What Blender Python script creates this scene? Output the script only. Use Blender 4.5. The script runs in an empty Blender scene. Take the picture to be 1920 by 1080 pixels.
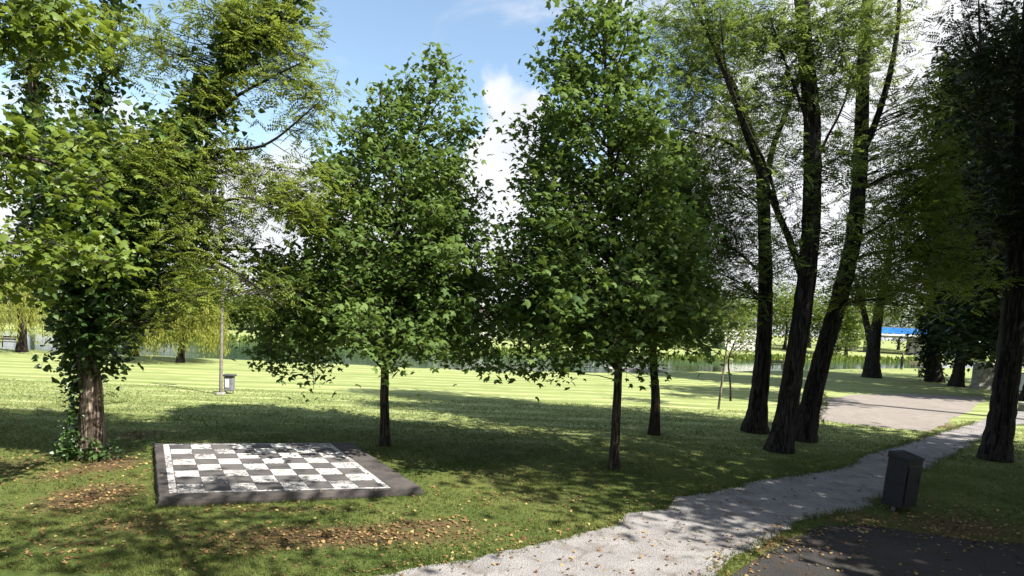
import bpy, math, random
import numpy as np
from mathutils import Vector, Matrix

rng = np.random.default_rng(11)
random.seed(5)
scene = bpy.context.scene
col = scene.collection
R = math.radians

# ------------------------------------------------------------------ camera
CAM_H, FPX = 3.5, 1100.0
PITCH, ROLL, HORIZON = R(-5.0), R(2.5), 606.0
PPY = HORIZON - FPX * math.tan(PITCH) / math.cos(ROLL)
cam_d = bpy.data.cameras.new('camera')
cam = bpy.data.objects.new('camera', cam_d)
col.objects.link(cam)
scene.camera = cam
cam_d.sensor_width = 36.0
cam_d.lens = 36.0 * FPX / 1920.0
cam_d.shift_y = (PPY - 540.0) / 1920.0
cam_d.clip_start, cam_d.clip_end = 0.1, 3000.0
_fw = np.array([0, math.cos(PITCH), math.sin(PITCH)])
_u0 = np.array([0, -math.sin(PITCH), math.cos(PITCH)])
_x0 = np.array([1.0, 0, 0])
_rt = math.cos(ROLL) * _x0 + math.sin(ROLL) * _u0
_up = -math.sin(ROLL) * _x0 + math.cos(ROLL) * _u0
_m = Matrix.Identity(4)
for _i in range(3):
    _m[_i][0], _m[_i][1], _m[_i][2] = _rt[_i], _up[_i], -_fw[_i]
_m[2][3] = CAM_H
cam.matrix_world = _m

# ------------------------------------------------------------------ light
SUN_EL, SUN_AZ = 46.0, 121.0          # azimuth clockwise from +Y
S = np.array([math.sin(R(SUN_AZ)) * math.cos(R(SUN_EL)), math.cos(R(SUN_AZ)) * math.cos(R(SUN_EL)), math.sin(R(SUN_EL))])
sun_d = bpy.data.lights.new('sun', 'SUN')
sun_d.energy, sun_d.angle, sun_d.color = 5.0, R(0.53), (1.0, 0.955, 0.87)
sun = bpy.data.objects.new('sun', sun_d)
col.objects.link(sun)
sun.rotation_euler = Vector(S).to_track_quat('Z', 'Y').to_euler()
sun.location = (30, -30, 40)
scene.view_settings.view_transform = 'Standard'
scene.view_settings.look = 'None'
scene.view_settings.exposure = 1.5
scene.view_settings.gamma = 1.0

world = bpy.data.worlds.new('World')
scene.world = world
world.use_nodes = True


class NT:
    """tiny helper to write node trees"""
    def __init__(self, tree):
        self.t = tree
        tree.nodes.clear()

    def n(self, typ, inp=None, **props):
        nd = self.t.nodes.new(typ)
        for k, v in props.items():
            setattr(nd, k, v)
        for k, v in (inp or {}).items():
            s = nd.inputs[k]
            if isinstance(v, bpy.types.NodeSocket):
                self.t.links.new(v, s)
            else:
                s.default_value = v
        return nd

    def math(self, op, a, b=None, clamp=False):
        nd = self.t.nodes.new('ShaderNodeMath')
        nd.operation, nd.use_clamp = op, clamp
        for i, v in enumerate((a, b)):
            if v is None:
                continue
            if isinstance(v, bpy.types.NodeSocket):
                self.t.links.new(v, nd.inputs[i])
            else:
                nd.inputs[i].default_value = v
        return nd.outputs[0]

    def mix(self, fac, a, b):
        nd = self.t.nodes.new('ShaderNodeMix')
        nd.data_type = 'RGBA'
        for s, v in ((nd.inputs['Factor'], fac), (nd.inputs[6], a), (nd.inputs[7], b)):
            if isinstance(v, bpy.types.NodeSocket):
                self.t.links.new(v, s)
            elif isinstance(v, (tuple, list)):
                s.default_value = tuple(v) + ((1.0,) if len(v) == 3 else ())
            else:
                s.default_value = v
        return nd.outputs[2]

    def ramp(self, fac, lo, hi):
        nd = self.t.nodes.new('ShaderNodeMapRange')
        nd.interpolation_type = 'SMOOTHSTEP'
        self.t.links.new(fac, nd.inputs[0])
        nd.inputs[1].default_value, nd.inputs[2].default_value = lo, hi
        return nd.outputs[0]

    def noise(self, vec, scale, detail=4.0, rough=0.55, dist=0.0):
        nd = self.n('ShaderNodeTexNoise', {'Scale': scale, 'Detail': detail, 'Roughness': rough, 'Distortion': dist})
        if vec is not None:
            self.t.links.new(vec, nd.inputs['Vector'])
        return nd.outputs['Fac']


w = NT(world.node_tree)
sky = w.n('ShaderNodeTexSky', sky_type='NISHITA', sun_disc=False, sun_elevation=R(SUN_EL), sun_rotation=R(SUN_AZ),
          air_density=1.0, dust_density=1.0, ozone_density=1.2, altitude=100.0)
tc = w.n('ShaderNodeTexCoord')
sx = w.n('ShaderNodeSeparateXYZ', {0: tc.outputs['Generated']})
el = w.math('ARCSINE', sx.outputs[2])
az = w.math('ARCTAN2', sx.outputs[0], sx.outputs[1])
# cumulus bank rising from the horizon: its top line is lumpy, a taller tower stands straight ahead
n1 = w.noise(tc.outputs['Generated'], 9.0, 7.0, 0.55)
n2 = w.noise(tc.outputs['Generated'], 1.6, 3.0, 0.5)
da = w.math('DIVIDE', w.math('ADD', az, 0.03), w.math('ADD', 0.075, w.math('MULTIPLY', w.math('SUBTRACT', 0.42, el), 0.22)))
tower = w.math('MULTIPLY', w.ramp(w.math('MULTIPLY', w.math('ABSOLUTE', w.math('ADD', da, w.math('MULTIPLY', w.math('SUBTRACT', w.noise(tc.outputs['Generated'], 14.0, 5.0), .5), 1.6))), -1.0), -1.0, -.25), 0.12)
top = w.math('ADD', w.math('ADD', 0.02, w.math('MULTIPLY', n1, 0.22)), w.math('ADD', tower, w.math('MULTIPLY', n2, 0.20)))
top = w.math('ADD', top, w.math('MULTIPLY', w.ramp(az, .15, .5), .26))
low = w.ramp(w.math('SUBTRACT', top, el), -0.03, 0.035)
# loose fair-weather clouds higher up
pl = w.n('ShaderNodeVectorMath', {0: tc.outputs['Generated']}, operation='DIVIDE')
cz = w.math('ADD', w.math('MAXIMUM', sx.outputs[2], 0.0), 0.22)
cv = w.n('ShaderNodeCombineXYZ', {0: cz, 1: cz, 2: cz})
w.t.links.new(cv.outputs[0], pl.inputs[1])
n3 = w.noise(w.n('ShaderNodeVectorMath', {0: pl.outputs[0], 1: (9.4, 4.1, 0.3)}, operation='ADD').outputs[0], 1.9, 8.0, 0.58, 0.3)
high = w.ramp(n3, 0.49, 0.66)
mask = w.math('MAXIMUM', low, w.math('MULTIPLY', high, 0.9))
shade = w.ramp(w.noise(tc.outputs['Generated'], 7.0, 6.0), 0.2, 0.8)
cloud = w.mix(shade, (5.6, 5.8, 6.3), (7.4, 7.4, 7.5))
skyb = w.n('ShaderNodeVectorMath', {0: sky.outputs[0], 1: (2.0, 1.95, 1.75)}, operation='MULTIPLY').outputs[0]
skyc = w.mix(mask, skyb, cloud)
bg = w.n('ShaderNodeBackground', {'Color': skyc, 'Strength': 0.055})
w.n('ShaderNodeOutputWorld', {'Surface': bg.outputs[0]})


# ------------------------------------------------------------------ pixel <-> place (only for laying the place out)
def ray(px, py):
    d = _fw + _rt * ((px - 960.0) / FPX) + _up * (-(py - PPY) / FPX)
    return d


def G(px, py, z=0.0):
    d = ray(px, py)
    t = (z - CAM_H) / d[2]
    return np.array([d[0] * t, d[1] * t, z])


def W(px, py, Y):
    d = ray(px, py)
    t = Y / d[1]
    return np.array([d[0] * t, Y, CAM_H + d[2] * t])


# ------------------------------------------------------------------ mesh helpers
def make_mesh(name, V, Fs, smooth=False, attrs=None):
    """V (n,3); Fs list of integer arrays (k,m) of faces with m corners"""
    V = np.asarray(V, dtype=np.float32).reshape(-1, 3)
    me = bpy.data.meshes.new(name)
    Fs = [np.asarray(f, dtype=np.int32) for f in Fs if len(f)]
    idx = np.concatenate([f.ravel() for f in Fs])
    tot = np.concatenate([np.full(len(f), f.shape[1], dtype=np.int32) for f in Fs])
    start = np.concatenate([[0], np.cumsum(tot)[:-1]]).astype(np.int32)
    me.vertices.add(len(V)); me.loops.add(len(idx)); me.polygons.add(len(tot))
    me.vertices.foreach_set('co', V.ravel())
    me.loops.foreach_set('vertex_index', idx)
    me.polygons.foreach_set('loop_start', start)
    me.polygons.foreach_set('use_smooth', np.full(len(tot), bool(smooth)))
    for k, a in (attrs or {}).items():
        at = me.attributes.new(k, 'FLOAT', 'POINT')
        at.data.foreach_set('value', np.asarray(a, dtype=np.float32))
    me.update(calc_edges=True)
    return me


def link(name, me, mat=None, parent=None, loc=None, world_at=True):
    """one mesh object; with a parent at P the mesh is given in world coordinates and shifted"""
    o = bpy.data.objects.new(name, me)
    col.objects.link(o)
    if mat is not None and len(me.materials) == 0:
        me.materials.append(mat)
    if parent is not None:
        o.parent = parent
        if world_at:
            o.matrix_parent_inverse = parent.matrix_world.inverted()
    if loc is not None:
        o.location = loc
    return o


def tag(o, label=None, cat=None, group=None, kind=None):
    if label: o['label'] = label
    if cat: o['category'] = cat
    if group: o['group'] = group
    if kind: o['kind'] = kind
    return o


def empty(name, loc, label, cat, group=None, rotz=0.0):
    e = bpy.data.objects.new(name, None)
    col.objects.link(e)
    e.empty_display_size = 0.3
    e.location = loc
    e.rotation_euler = (0, 0, rotz)
    e.matrix_world = Matrix.Translation(Vector(loc)) @ Matrix.Rotation(rotz, 4, 'Z')
    return tag(e, label, cat, group)


class MB:
    """collects simple solids in one mesh"""
    def __init__(self):
        self.V, self.F = [], {}
        self.n = 0

    def add(self, V, F):
        V = np.asarray(V, float).reshape(-1, 3)
        for f in F:
            self.F.setdefault(len(f), []).append([i + self.n for i in f])
        self.V.append(V)
        self.n += len(V)
        return self

    def box(self, c, s, rz=0.0, bevel=0.0, taper=1.0, M=None):
        x, y, z = s[0] / 2, s[1] / 2, s[2] / 2
        b = min(bevel, x * .9, y * .9, z * .9)
        if b <= 0:
            v = [(sx_ * x * (taper if sz > 0 else 1), sy * y * (taper if sz > 0 else 1), sz * z) for sz in (-1, 1) for sy in (-1, 1) for sx_ in (-1, 1)]
            f = [(0, 2, 3, 1), (4, 5, 7, 6), (0, 1, 5, 4), (2, 6, 7, 3), (0, 4, 6, 2), (1, 3, 7, 5)]
        else:
            ring = [(x - b, y), (x, y - b), (x, -y + b), (x - b, -y), (-x + b, -y), (-x, -y + b), (-x, y - b), (-x + b, y)]
            v = []
            for zz, k in ((-z, 0), (-z + b, 1), (z - b, 1), (z, 0)):
                tp = taper if zz > 0 else 1
                for (a, c_) in ring:
                    if k:
                        v.append((a * tp, c_ * tp, zz))
                    else:
                        v.append(((a - math.copysign(b, a) * .7) * tp, (c_ - math.copysign(b, c_) * .7) * tp, zz))
            f = [tuple(range(7, -1, -1))[::-1][::-1], tuple(range(24, 32))[::-1]]
            for r_ in range(3):
                for i in range(8):
                    j = (i + 1) % 8
                    f.append((r_ * 8 + i, r_ * 8 + 8 + i, r_ * 8 + 8 + j, r_ * 8 + j))
        v = np.array(v)
        if M is not None:
            v = v @ np.asarray(M).T
        cz_, sz_ = math.cos(rz), math.sin(rz)
        v = np.stack([v[:, 0] * cz_ - v[:, 1] * sz_, v[:, 0] * sz_ + v[:, 1] * cz_, v[:, 2]], 1) + np.asarray(c, float)
        return self.add(v, f)

    def tube(self, pts, rad, sides=8, rough=0.0, ridge=0, cap=True):
        V, F = tube_arrays(pts, rad, sides, rough, ridge)
        self.add(V, F.tolist())
        if cap:
            m = len(V)
            self.F.setdefault(sides, []).append([self.n - m + i for i in range(sides)][::-1])
            self.F[sides].append([self.n - sides + i for i in range(sides)])
        return self

    def mesh(self, name, smooth=False):
        return make_mesh(name, np.concatenate(self.V), [np.array(f) for f in self.F.values()], smooth)

    def build(self, name, mat, parent=None, smooth=False, world_at=True):
        return link(name, self.mesh(name, smooth), mat, parent, world_at=world_at)


def catmull(pts, n):
    P = np.asarray(pts, float)
    if len(P) < 3:
        t = np.linspace(0, 1, n)[:, None]
        return P[0] * (1 - t) + P[-1] * t
    Q = np.vstack([2 * P[0] - P[1], P, 2 * P[-1] - P[-2]])
    u = np.linspace(0, len(P) - 1 - 1e-9, n)
    i = u.astype(int)
    t = (u - i)[:, None]
    a, b, c, d = Q[i], Q[i + 1], Q[i + 2], Q[i + 3]
    return .5 * (2 * b + (c - a) * t + (2 * a - 5 * b + 4 * c - d) * t ** 2 + (3 * b - a - 3 * c + d) * t ** 3)


def tube_arrays(pts, rad, sides=8, rough=0.0, ridge=0, seed=0):
    P = np.asarray(pts, float)
    n = len(P)
    rad = np.broadcast_to(np.asarray(rad, float), (n,))
    T = np.gradient(P, axis=0)
    T /= np.linalg.norm(T, axis=1)[:, None] + 1e-12
    ref = np.array([1.0, 0.13, 0.07]) if abs(T[:, 0]).mean() < .8 else np.array([.1, 1.0, .05])
    A = np.cross(T, ref); A /= np.linalg.norm(A, axis=1)[:, None]
    B = np.cross(T, A)
    th = np.linspace(0, 2 * np.pi, sides, endpoint=False)
    rr = np.repeat(rad[:, None], sides, 1)
    if rough:
        g = np.random.default_rng(seed + 3)
        rr = rr * (1 + rough * g.uniform(-1, 1, rr.shape))
    if ridge:
        g = np.random.default_rng(seed + 9)
        ph = np.cumsum(g.normal(0, .07, n))
        for k in (ridge, ridge * 2 - 1):
            rr = rr * (1 + (0.05 if k == ridge else .035) * np.sin(k * th[None, :] + ph[:, None] * (1.5 if k == ridge else 2.6)))
    V = P[:, None, :] + rr[:, :, None] * (np.cos(th)[None, :, None] * A[:, None, :] + np.sin(th)[None, :, None] * B[:, None, :])
    i = np.arange(n - 1)[:, None] * sides
    j = np.arange(sides)[None, :]
    k = (j + 1) % sides
    F = np.stack([i + j, i + k, i + sides + k, i + sides + j], -1).reshape(-1, 4)
    return V.reshape(-1, 3), F


# ------------------------------------------------------------------ materials
def mat_new(name):
    m = bpy.data.materials.new(name)
    m.use_nodes = True
    return m, NT(m.node_tree)


def finish(nt, shader, disp=None):
    nt.n('ShaderNodeOutputMaterial', {'Surface': shader})


def bsdf(nt, color, rough=0.8, spec=0.3, bump=None, bstr=0.3, bdist=0.02, metal=0.0):
    inp = {'Roughness': rough, 'Specular IOR Level': spec, 'Metallic': metal}
    inp['Base Color'] = tuple(color) + (1.0,) if isinstance(color, (tuple, list)) and len(color) == 3 else color
    if bump is not None:
        b = nt.n('ShaderNodeBump', {'Height': bump, 'Strength': bstr, 'Distance': bdist})
        inp['Normal'] = b.outputs[0]
    return nt.n('ShaderNodeBsdfPrincipled', inp).outputs[0]


def leaf_mat(name, dark, light, trans=0.35, tcol=None, rough=0.45, spec=0.35):
    m, t = mat_new(name)
    a = t.n('ShaderNodeAttribute', attribute_name='tint').outputs['Fac']
    c = t.mix(a, dark, light)
    p = bsdf(t, c, rough, spec)
    tc_ = t.mix(0.55, c, tcol or tuple(min(1, 1.5 * v) for v in light))
    tr = t.n('ShaderNodeBsdfTranslucent', {'Color': tc_}).outputs[0]
    finish(t, t.n('ShaderNodeMixShader', {0: trans, 1: p, 2: tr}).outputs[0])
    return m


def plain_mat(name, c1, c2, scale=6.0, rough=0.8, spec=0.3, bstr=0.3, metal=0.0, detail=6.0):
    m, t = mat_new(name)
    co = t.n('ShaderNodeTexCoord').outputs['Object']
    f = t.noise(co, scale, detail, 0.6)
    c = t.mix(t.ramp(f, 0.3, 0.7), c1, c2)
    finish(t, bsdf(t, c, rough, spec, f, bstr, 0.01, metal))
    return m


def bark_mat(name, c1, c2, scale=5.0, moss=None):
    m, t = mat_new(name)
    co = t.n('ShaderNodeTexCoord').outputs['Object']
    mp = t.n('ShaderNodeMapping', {'Vector': co, 'Scale': (1.0, 1.0, 0.10)}).outputs[0]
    f = t.noise(mp, scale * 5.0, 8.0, 0.68, 0.4)
    v = t.noise(mp, scale * 2.6, 4.0, 0.6, 1.2)
    crack = t.ramp(v, 0.40, 0.56)
    c = t.mix(t.ramp(f, 0.3, 0.72), c1, c2)
    c = t.mix(crack, tuple(.35 * x for x in c1), c)
    if moss:
        c = t.mix(t.math('MULTIPLY', t.ramp(t.noise(co, 1.3, 4.0), .48, .7), .6), c, moss)
    h = t.math('ADD', t.math('MULTIPLY', crack, 0.7), t.math('MULTIPLY', f, 0.5))
    finish(t, bsdf(t, c, 0.9, 0.15, h, 0.9, 0.04))
    return m


M = {}
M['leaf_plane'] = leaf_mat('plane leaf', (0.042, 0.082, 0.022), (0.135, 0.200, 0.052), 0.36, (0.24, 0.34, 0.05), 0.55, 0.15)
M['leaf_plane_near'] = leaf_mat('sunlit plane leaf', (0.055, 0.100, 0.016), (0.185, 0.245, 0.042), 0.42, (0.34, 0.42, 0.04))  # lit copy of the plane leaf: sunlight put into the brighter colour
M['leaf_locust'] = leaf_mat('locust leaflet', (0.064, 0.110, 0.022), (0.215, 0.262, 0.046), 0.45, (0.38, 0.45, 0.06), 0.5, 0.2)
M['leaf_locust_shaded'] = leaf_mat('shaded locust leaflet', (0.040, 0.075, 0.020), (0.125, 0.170, 0.045), 0.42, (0.26, 0.34, 0.06), 0.5, 0.2)  # shaded copy of the locust leaflet: shade put into a darker green
M['leaf_ivy'] = leaf_mat('ivy leaf', (0.022, 0.052, 0.014), (0.085, 0.145, 0.036), 0.20, (0.12, 0.19, 0.03), 0.34, 0.45)
M['leaf_dark'] = leaf_mat('shade darkened leaf', (0.007, 0.015, 0.006), (0.024, 0.042, 0.011), 0.10, (0.06, 0.09, 0.015), 0.45, 0.25)  # black green evergreen tone, with missing shade put into the colour
M['leaf_shade'] = leaf_mat('dark green leaf', (0.012, 0.026, 0.008), (0.045, 0.075, 0.016), 0.22, (0.12, 0.16, 0.02), 0.45, 0.3)
M['leaf_willow'] = leaf_mat('willow leaf', (0.145, 0.170, 0.030), (0.310, 0.320, 0.072), 0.44, (0.40, 0.40, 0.06), 0.5, 0.2)
M['leaf_far'] = leaf_mat('far tree leaf', (0.030, 0.055, 0.014), (0.095, 0.135, 0.030), 0.32, (0.20, 0.25, 0.04), 0.55, 0.2)
M['leaf_young'] = leaf_mat('sapling leaf', (0.060, 0.105, 0.020), (0.130, 0.175, 0.035), 0.42, (0.26, 0.32, 0.04), 0.5, 0.25)
M['bark_locust'] = bark_mat('locust bark', (0.020, 0.016, 0.014), (0.062, 0.051, 0.044), 4.0)
M['bark_plane'] = bark_mat('plane bark', (0.050, 0.040, 0.032), (0.110, 0.092, 0.075), 7.0)
M['bark_pale'] = bark_mat('peeling pale bark', (0.13, 0.095, 0.075), (0.37, 0.29, 0.23), 4.0, (0.10, 0.11, 0.05))
M['bark_dark'] = bark_mat('dark bark', (0.022, 0.018, 0.014), (0.055, 0.046, 0.038), 5.0)
M['twig'] = plain_mat('twig bark', (0.014, 0.011, 0.009), (0.032, 0.026, 0.022), 12.0)


# ------------------------------------------------------------------ leaf shapes (unit size, in XY, +Y is the tip)
def tpl_plane():
    o = [(0, .02), (.18, -.06), (.47, .04), (.40, .25), (.62, .56), (.30, .62), (.0, 1.0), (-.30, .62), (-.62, .56), (-.40, .25), (-.47, .04), (-.18, -.06)]
    V = [(0, .36, .07)] + [(x, y, -.28 * (x * x * 1.6 + (y - .36) ** 2)) for x, y in o]
    n = len(o)
    return np.array(V), np.array([(0, 1 + i, 1 + (i + 1) % n) for i in range(n)])


def tpl_plane_small():
    V = [(0, .34, .06), (0, -.02, -.03), (.36, .06, -.06), (.66, .46, -.12), (.24, .52, -.02), (0, 1.04, -.14), (-.24, .52, -.02), (-.66, .46, -.12), (-.36, .06, -.06)]
    return np.array(V, float), np.array([(0, i, i % 8 + 1) for i in range(1, 9)])


def tpl_simple():
    V = [(0, 0, 0), (.30, .40, .05), (0, 1, -.08), (-.30, .40, .05)]
    return np.array(V, float), np.array([(0, 1, 2), (0, 2, 3)])


def tpl_ivy():
    V = [(0, .0, 0), (.42, .10, -.03), (.34, .48, 0), (0, 1, -.08), (-.34, .48, 0), (-.42, .10, -.03), (0, .35, .06)]
    return np.array(V, float), np.array([(6, i, (i + 1) % 6) for i in range(6)])


def tpl_frond(pairs=5):
    V, F = [], []
    for k in range(pairs):
        y = .16 + .80 * k / pairs
        droop = -.25 * y * y
        s = .20 * (1 - .3 * abs(2 * k / pairs - 1))
        for sgn in (-1, 1):
            b = len(V)
            V += [(sgn * .015, y, droop), (sgn * s * .7, y - .055, droop - .02), (sgn * s * 1.6, y + .05, droop - .06), (sgn * s * .8, y + .10, droop - .02)]
            F.append((b, b + 1, b + 2, b + 3))
    b = len(V)
    V += [(0, .93, -.22), (.05, 1.03, -.26), (0, 1.16, -.32), (-.05, 1.03, -.26)]
    F.append((b, b + 1, b + 2, b + 3))
    return np.array(V, float), np.array(F)


def tpl_willow():
    V = [(0, 0, 0), (.09, .4, 0), (0, 1, 0), (-.09, .4, 0)]
    return np.array(V, float), np.array([(0, 1, 2, 3)])


TPL = {'plane': tpl_plane(), 'plane_small': tpl_plane_small(), 'simple': tpl_simple(), 'ivy': tpl_ivy(), 'frond': tpl_frond(), 'willow': tpl_willow()}


def unit(a):
    return a / (np.linalg.norm(a, axis=-1, keepdims=True) + 1e-12)


def scatter_leaves(name, pos, nrm, tip, size, tint, kind):
    """pos,nrm,tip (n,3): a leaf of the given kind at each place, facing nrm, pointing along tip"""
    T, F = TPL[kind]
    n, k = len(pos), len(T)
    z = unit(nrm)
    y = unit(tip - z * (tip * z).sum(1, keepdims=True))
    x = np.cross(y, z)
    V = pos[:, None, :] + size[:, None, None] * (T[None, :, 0:1] * x[:, None, :] + T[None, :, 1:2] * y[:, None, :] + T[None, :, 2:3] * z[:, None, :])
    FF = (F[None] + (np.arange(n) * k)[:, None, None]).reshape(-1, F.shape[1])
    return make_mesh(name, V.reshape(-1, 3), [FF], True, {'tint': np.repeat(tint, k)})


def leaves_at(name, cl, per, spread, size, kind, flat=0.75, tilt=0.55, outward=None, hang=0.25, rg=rng, tint_mid=None):
    """leaves round cluster centres; cl (m,3)"""
    m = len(cl)
    cnt = np.maximum(1, rg.poisson(per, m))
    ci = np.repeat(np.arange(m), cnt)
    n = len(ci)
    off = rg.normal(0, 1, (n, 3)) * np.array([spread, spread, spread * flat])
    pos = cl[ci] + off
    nrm = np.stack([rg.normal(0, tilt, n), rg.normal(0, tilt, n), np.ones(n)], 1)
    if outward is not None:
        nrm += outward[ci] * 0.5
    az_ = rg.uniform(0, 2 * np.pi, n)
    tip = np.stack([np.cos(az_), np.sin(az_), -hang * np.ones(n)], 1) + off * .8 / max(spread, .01) * .5
    sz = size * rg.uniform(.45, 1.35, n)
    base = rg.uniform(0, 1, m) if tint_mid is None else tint_mid
    tint = np.clip(base[ci] * .5 + rg.uniform(0, 1, n) * .5, 0, 1)
    return scatter_leaves(name, pos, nrm, tip, sz, tint, kind)


# ------------------------------------------------------------------ tree builder
def rows_to_crown(rows, Y):
    """rows (py, pxl, pxr) at depth Y -> z, cx, radius arrays sorted by z"""
    out = []
    for py, a, b in rows:
        l, r_ = W(a, py, Y), W(b, py, Y)
        out.append(((l[2] + r_[2]) / 2, (l[0] + r_[0]) / 2, (r_[0] - l[0]) / 2))
    out.sort()
    return np.array(out)


def crown_clusters(rows, Y, n, shell=0.55, depth=1.0, rg=rng, lump=0.28, Yoff=0.0, holes=0.0, shoots=0):
    A = rows_to_crown(rows, Y)
    zz = np.linspace(A[0, 0], A[-1, 0], 200)
    rr = np.interp(zz, A[:, 0], A[:, 2])
    p = (rr + .15) ** 1.6
    p /= p.sum()
    z = rg.choice(zz, n, p=p) + rg.uniform(-.1, .1, n)
    a = rg.uniform(0, 2 * np.pi, n)
    r0 = np.interp(z, A[:, 0], A[:, 2])
    cx = np.interp(z, A[:, 0], A[:, 1])
    ph = rg.uniform(0, 6.28, 6)
    lumpf = 1 + lump * (np.sin(3 * a + z * 1.3 + ph[0]) * .5 + np.sin(5 * a - z * 2.1 + ph[1]) * .3 + np.sin(2 * a + z * 3.1 + ph[2]) * .4)
    if holes:
        hole = np.sin(2.1 * z + 2 * a + ph[3]) * np.sin(3 * a - 1.3 * z + ph[4]) + .5 * np.sin(4.3 * z + ph[5])
        z_keep = hole > np.quantile(hole, holes)
    else:
        z_keep = np.ones(n, bool)
    u = rg.uniform(0, 1, n) ** shell
    rad = r0 * u * np.clip(lumpf, .55, 1.25)
    C = np.stack([cx + rad * np.cos(a), Y + Yoff + rad * np.sin(a) * depth, z], 1)[z_keep]
    if shoots:
        H = A[-1, 0] - A[0, 0]
        S_ = []
        for _ in range(shoots):
            zz_ = A[0, 0] + H * rg.uniform(.40, .86)
            a_ = rg.uniform(0, 6.28)
            r_ = np.interp(zz_, A[:, 0], A[:, 2]) * rg.uniform(.55, 1.02)
            p = np.array([np.interp(zz_, A[:, 0], A[:, 1]) + r_ * np.cos(a_), Y + r_ * np.sin(a_) * depth, zz_])
            dr = np.array([np.cos(a_) * .22, np.sin(a_) * .22, 1.0])
            L = rg.uniform(.3, .75)
            for k in range(4):
                S_.append(p + dr * L * k / 3)
        C = np.concatenate([C, np.array(S_)])
    return C


def bough_crown(rows, Y, trunk, n, rg, thick=.030, per_m=5.2, side=.36, climb=.55):
    """boughs leaving the trunk all round, each a flattened spray of leaf clusters; returns skeleton lines and clusters"""
    A = rows_to_crown(rows, Y)
    zz = np.linspace(A[0, 0], A[-1, 0], 200)
    rr = np.interp(zz, A[:, 0], A[:, 2])
    T = catmull(trunk, 120)
    cdf = np.cumsum((rr + .25) ** 1.35)
    cdf /= cdf[-1]
    sk, cl = [], []
    for k in range(n):
        z = np.interp((k + rg.uniform(0, 1)) / n, cdf, zz)
        a = k * 2.39996 + rg.normal(0, .25)
        r0 = np.interp(z, A[:, 0], A[:, 2]) * rg.choice([rg.uniform(.62, .9), rg.uniform(.85, 1.08)])
        cx = np.interp(z, A[:, 0], A[:, 1])
        tip = np.array([cx + r0 * math.cos(a), Y + r0 * math.sin(a), z + rg.normal(0, .12)])
        low = np.clip(1 - (z - A[0, 0]) / 2.2, 0, 1)
        za = max(tip[2] - climb * r0 * (1 - .8 * low) - .1, T[0, 2] + rg.uniform(.80, 1.12) * (A[0, 0] - T[0, 2]))
        i = int(np.argmin(np.abs(T[:, 2] - za)))
        s = T[i]
        mid = s * .45 + tip * .55 + np.array([0, 0, (.16 + .10 * low) * r0]) + rg.normal(0, .08, 3) * [1, 1, .4]
        line_ = [s, mid, tip]
        L = np.linalg.norm(tip - s)
        sk.append((line_, thick * (.35 + .25 * L), .007))
        m = max(4, int(per_m * L))
        P = catmull(line_, 40)
        nrm = np.array([-math.sin(a), math.cos(a), 0])
        for q in range(m):
            t_ = rg.uniform(.22, 1.0) ** .75
            p = P[int(t_ * 39)]
            w_ = side * L * (1.15 - t_) + .10
            cl.append(p + nrm * rg.normal(0, w_ * .55) + np.array([0, 0, rg.normal(.02, .10)]) + rg.normal(0, .05, 3))
        cl.append(tip)
    # the leader
    for t_ in np.linspace(.62, 1.0, 16):
        cl.append(T[min(119, int(t_ * 119))] + rg.normal(0, .13, 3))
    return sk, np.array(cl)


def blob_clusters(blobs, Y, rg=rng):
    """blobs: (px, py, rx, ry, count[, dY]) ellipses seen in the picture, given depth like their width"""
    out = []
    for b in blobs:
        px, py, rx, ry, c = b[:5]
        yy = Y + (b[5] if len(b) > 5 else 0)
        c0, cr, cu = W(px, py, yy), W(px + rx, py, yy), W(px, py - ry, yy)
        Rx, Rz = cr[0] - c0[0], cu[2] - c0[2]
        d = unit(rg.normal(0, 1, (c, 3))) * (rg.uniform(0, 1, c) ** .45)[:, None]
        out.append(c0 + d * np.array([Rx, Rx, Rz]))
    return np.concatenate(out)


def skeleton_tubes(skel, bark, parent, flare=1.6, ridge=7, sides=16, base_z=-.12, limb_bark=None):
    """first polyline is the trunk, the others limbs; each its own mesh"""
    for i, (pts, r0, r1) in enumerate(skel):
        P = np.asarray(pts, float)
        n = max(8, int(np.linalg.norm(np.diff(P, axis=0), axis=1).sum() / .22))
        n = min(n, 70)
        C = catmull(P, n)
        t = np.linspace(0, 1, n)
        rad = r0 * (1 - t) ** .85 + r1 * t ** .9 * 1.0
        rad = np.maximum(rad, r1)
        wob = rng.normal(0, .015, (n, 3)) * r0 * 2
        wob[0] = 0
        C = C + wob
        if i == 0:
            h = C[:, 2] - C[0, 2]
            rad = rad * (1 + (flare - 1) * np.exp(-h / (r0 * 1.8)))
            C[0, 2] = base_z
        V, F = tube_arrays(C, rad, sides if i == 0 else max(7, sides // 2), .025 if i == 0 else .05, ridge if i == 0 else 0, i)
        link('trunk' if i == 0 else 'limb', make_mesh('trunk' if i == 0 else 'limb', V, [F], True), bark if i == 0 or limb_bark is None else limb_bark, parent)


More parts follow.
